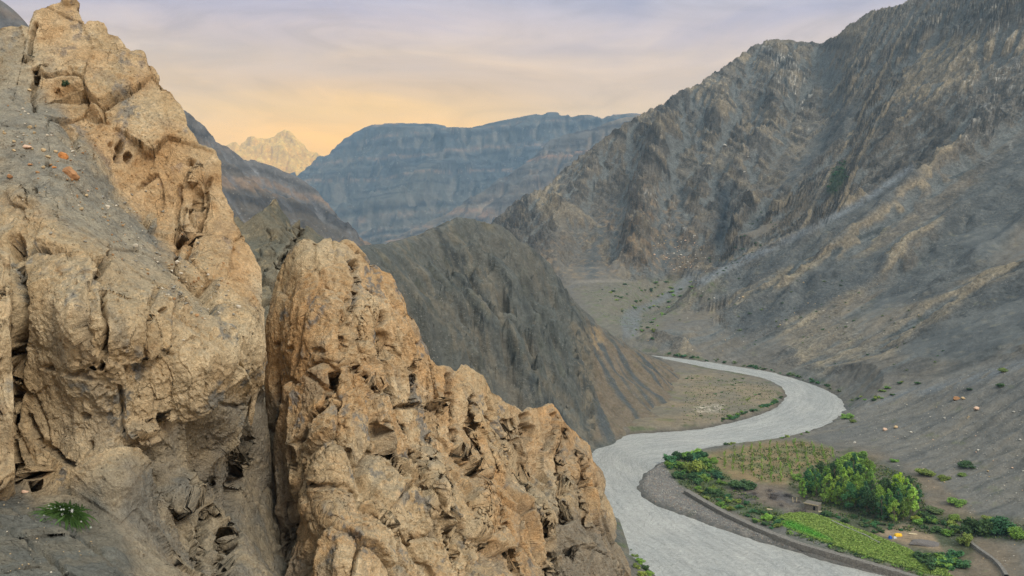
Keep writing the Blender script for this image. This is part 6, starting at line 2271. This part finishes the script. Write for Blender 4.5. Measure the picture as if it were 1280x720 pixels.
# brushwood in the cleared strip
M_brush = plain_mat('brushwood', lin(96, 88, 84), .95, 6, .6, .05)
def brush_mesh(seed):
    r = np.random.default_rng(seed)
    paths = []
    for k in range(70):
        c = r.normal(size=2) * .22
        a = r.uniform(0, 6.28)
        L = r.uniform(.12, .35)
        p0 = (c[0], c[1], -.02)
        p1 = (c[0] + math.cos(a) * L * .5, c[1] + math.sin(a) * L * .5, r.uniform(.08, .25))
        p2_ = (c[0] + math.cos(a) * L, c[1] + math.sin(a) * L, r.uniform(.1, .42))
        paths.append(([p0, p1, p2_], [.012, .009, .004]))
    v, f = tube_mesh(paths, 4)
    return mesh_np('brushwood', v, f, M_brush)
brs = [brush_mesh(k) for k in (1, 2, 3)]
for k in range(34):
    px, py = KR.uniform(905, 1005), KR.uniform(606, 640)
    if abs(py - (612 + (px - 905) * .2)) > 10:
        continue
    q = at(px, py)
    o = obj('shrub', brs[int(KR.integers(3))])
    s = KR.uniform(2.5, 5.0)
    o.location = (q[0], q[1], ground_z(q[0], q[1]))
    o.scale = (s, s, s * .7)
    o.rotation_euler = (0, 0, KR.uniform(0, 6.28))
    tag(o, 'leafless grey shrub in the strip between the saplings and the embankment bushes', 'shrub', 'leafless shrubs')

# green along the near bank, at the foot of the pinnacle
for px, py, w, key in [(793, 697, 12, 'olive'), (800, 704, 14, 'mid'), (806, 712, 14, 'dark'), (796, 710, 14, 'olive'), (790, 690, 8, 'dusty'), (812, 719, 12, 'mid'), (802, 719, 14, 'olive')]:
    r_ = ray(px, py); r_ = r_ / r_[1]
    dd_ = np.linspace(180, 300, 1200)
    qq = r_[None] * dd_[:, None] + np.array([0, 0, CAMH])
    hz = np.maximum(bil(z_.reshape(nh, nw), np.arange(-150, 60, .8), np.arange(10, 325, .8), qq[:, 0], qq[:, 1]), ground_z(qq[:, 0], qq[:, 1]))
    k = int(np.argmax(qq[:, 2] <= hz))
    o = obj('bush', bushes[k % 6])
    o.location = (qq[k, 0], qq[k, 1], hz[k])
    s = w / FPX * qq[k, 1]
    o.scale = (s, s, s * .7)
    setcol(o, key, BR)
    tag(o, 'green bush on the near bank just right of the foot of the pinnacle', 'bush', 'bushes of the near bank')

# ---- the white flowered plant on the wall
q = on_left(88, 640)
PR = np.random.default_rng(91)
S_ = q[1] / FPX
plant = tag(empty('plant', tuple(q)), 'green cushion plant with white flowers growing at the foot of the tan wall', 'plant')
M_blade = leaf_mat('blade_leaves', .2)
M_petal = plain_mat('white_petals', (.75, .75, .70), .6, 30, .1, .001)
V, Fq, T = [], [], []
tips = []
for k in range(1300):
    a = PR.uniform(-.35, math.pi + .35)
    el_ = PR.uniform(-.4, 1.2)
    L = PR.uniform(14, 33) * S_ * (.75 + .25 * abs(math.cos(a)))
    d0 = Vector((math.cos(a) * math.cos(el_), -abs(math.sin(el_)) * .6 - .3, math.sin(a) * 1.15)).normalized()
    side = d0.cross(Vector((0, -1, .3)))
    side = side.normalized() * PR.uniform(.6, 1.2) * S_
    st = Vector((PR.normal() * 7 * S_, PR.normal() * 2 * S_ - .22, PR.normal() * 3 * S_ + .1))
    pts = [st + d0 * L * t + Vector((0, 0, -1)) * L * .34 * t * t for t in (0, .35, .7, 1.0)]
    b0 = len(V)
    for i, p in enumerate(pts):
        w_ = (1.0, 1.1, .8, .12)[i]
        V += [p - side * w_, p + side * w_]
    for i in range(3):
        Fq.append((b0 + 2 * i, b0 + 2 * i + 1, b0 + 2 * i + 3, b0 + 2 * i + 2))
    T += [float(np.clip(PR.normal(.45, .22), 0, 1))] * 8
    tips.append(pts[-1])
fo = obj('foliage', mesh_np('foliage', np.array([tuple(v) for v in V]), np.array(Fq), M_blade, {'tone': np.array(T)}), plant)
fo.color = (.085, .16, .045, 1)
V, Fq = [], []
for k in range(120):
    a = PR.uniform(3.6, 5.8)
    L = PR.uniform(10, 22) * S_
    st = Vector((PR.normal() * 8 * S_, -.04, -2 * S_))
    d0 = Vector((math.cos(a), -.4, math.sin(a))).normalized()
    side = d0.cross(Vector((0, -1, 0))).normalized() * .5 * S_
    b0 = len(V)
    for t in (0, .5, 1):
        p = st + d0 * L * t
        V += [p - side * (1 - .7 * t), p + side * (1 - .7 * t)]
    Fq += [(b0, b0 + 1, b0 + 3, b0 + 2), (b0 + 2, b0 + 3, b0 + 5, b0 + 4)]
M_straw = plain_mat('dry_stems', lin(150, 122, 88), .9, 10, .4, .005)
obj('dry_stems', mesh_np('dry_stems', np.array([tuple(v) for v in V]), np.array(Fq), M_straw), plant)
fl_mesh = None
for k in range(34):
    p = tips[int(PR.integers(len(tips)))]
    if fl_mesh is None:
        bm = bmesh.new()
        for j in range(5):
            a = j * 2 * math.pi / 5
            c = bm.verts.new((0, 0, 0))
            l_ = bm.verts.new((math.cos(a - .45) * .03, -.012, math.sin(a - .45) * .03))
            t_ = bm.verts.new((math.cos(a) * .05, -.018, math.sin(a) * .05))
            r_ = bm.verts.new((math.cos(a + .45) * .03, -.012, math.sin(a + .45) * .03))
            bm.faces.new((c, l_, t_, r_))
        fl_mesh = bpy.data.meshes.new('flower')
        bm.to_mesh(fl_mesh); bm.free()
        fl_mesh.materials.append(M_petal)
    o = obj('flower', fl_mesh, plant)
    o.location = p + Vector((0, -.04, 0))
    s = PR.uniform(.6, 1.1)
    o.scale = (s, s, s)
    o.rotation_euler = (PR.uniform(-.4, .4), PR.uniform(0, 6.28), PR.uniform(-.4, .4))
# tuft on the upper wall
q = on_left(84, 108)
o = obj('tuft', bushes[1])
o.location = tuple(q)
o.scale = (.45, .3, .5)
o.color = (.05, .08, .04, 1)
tag(o, 'small green tuft growing from the upper tan wall', 'plant')
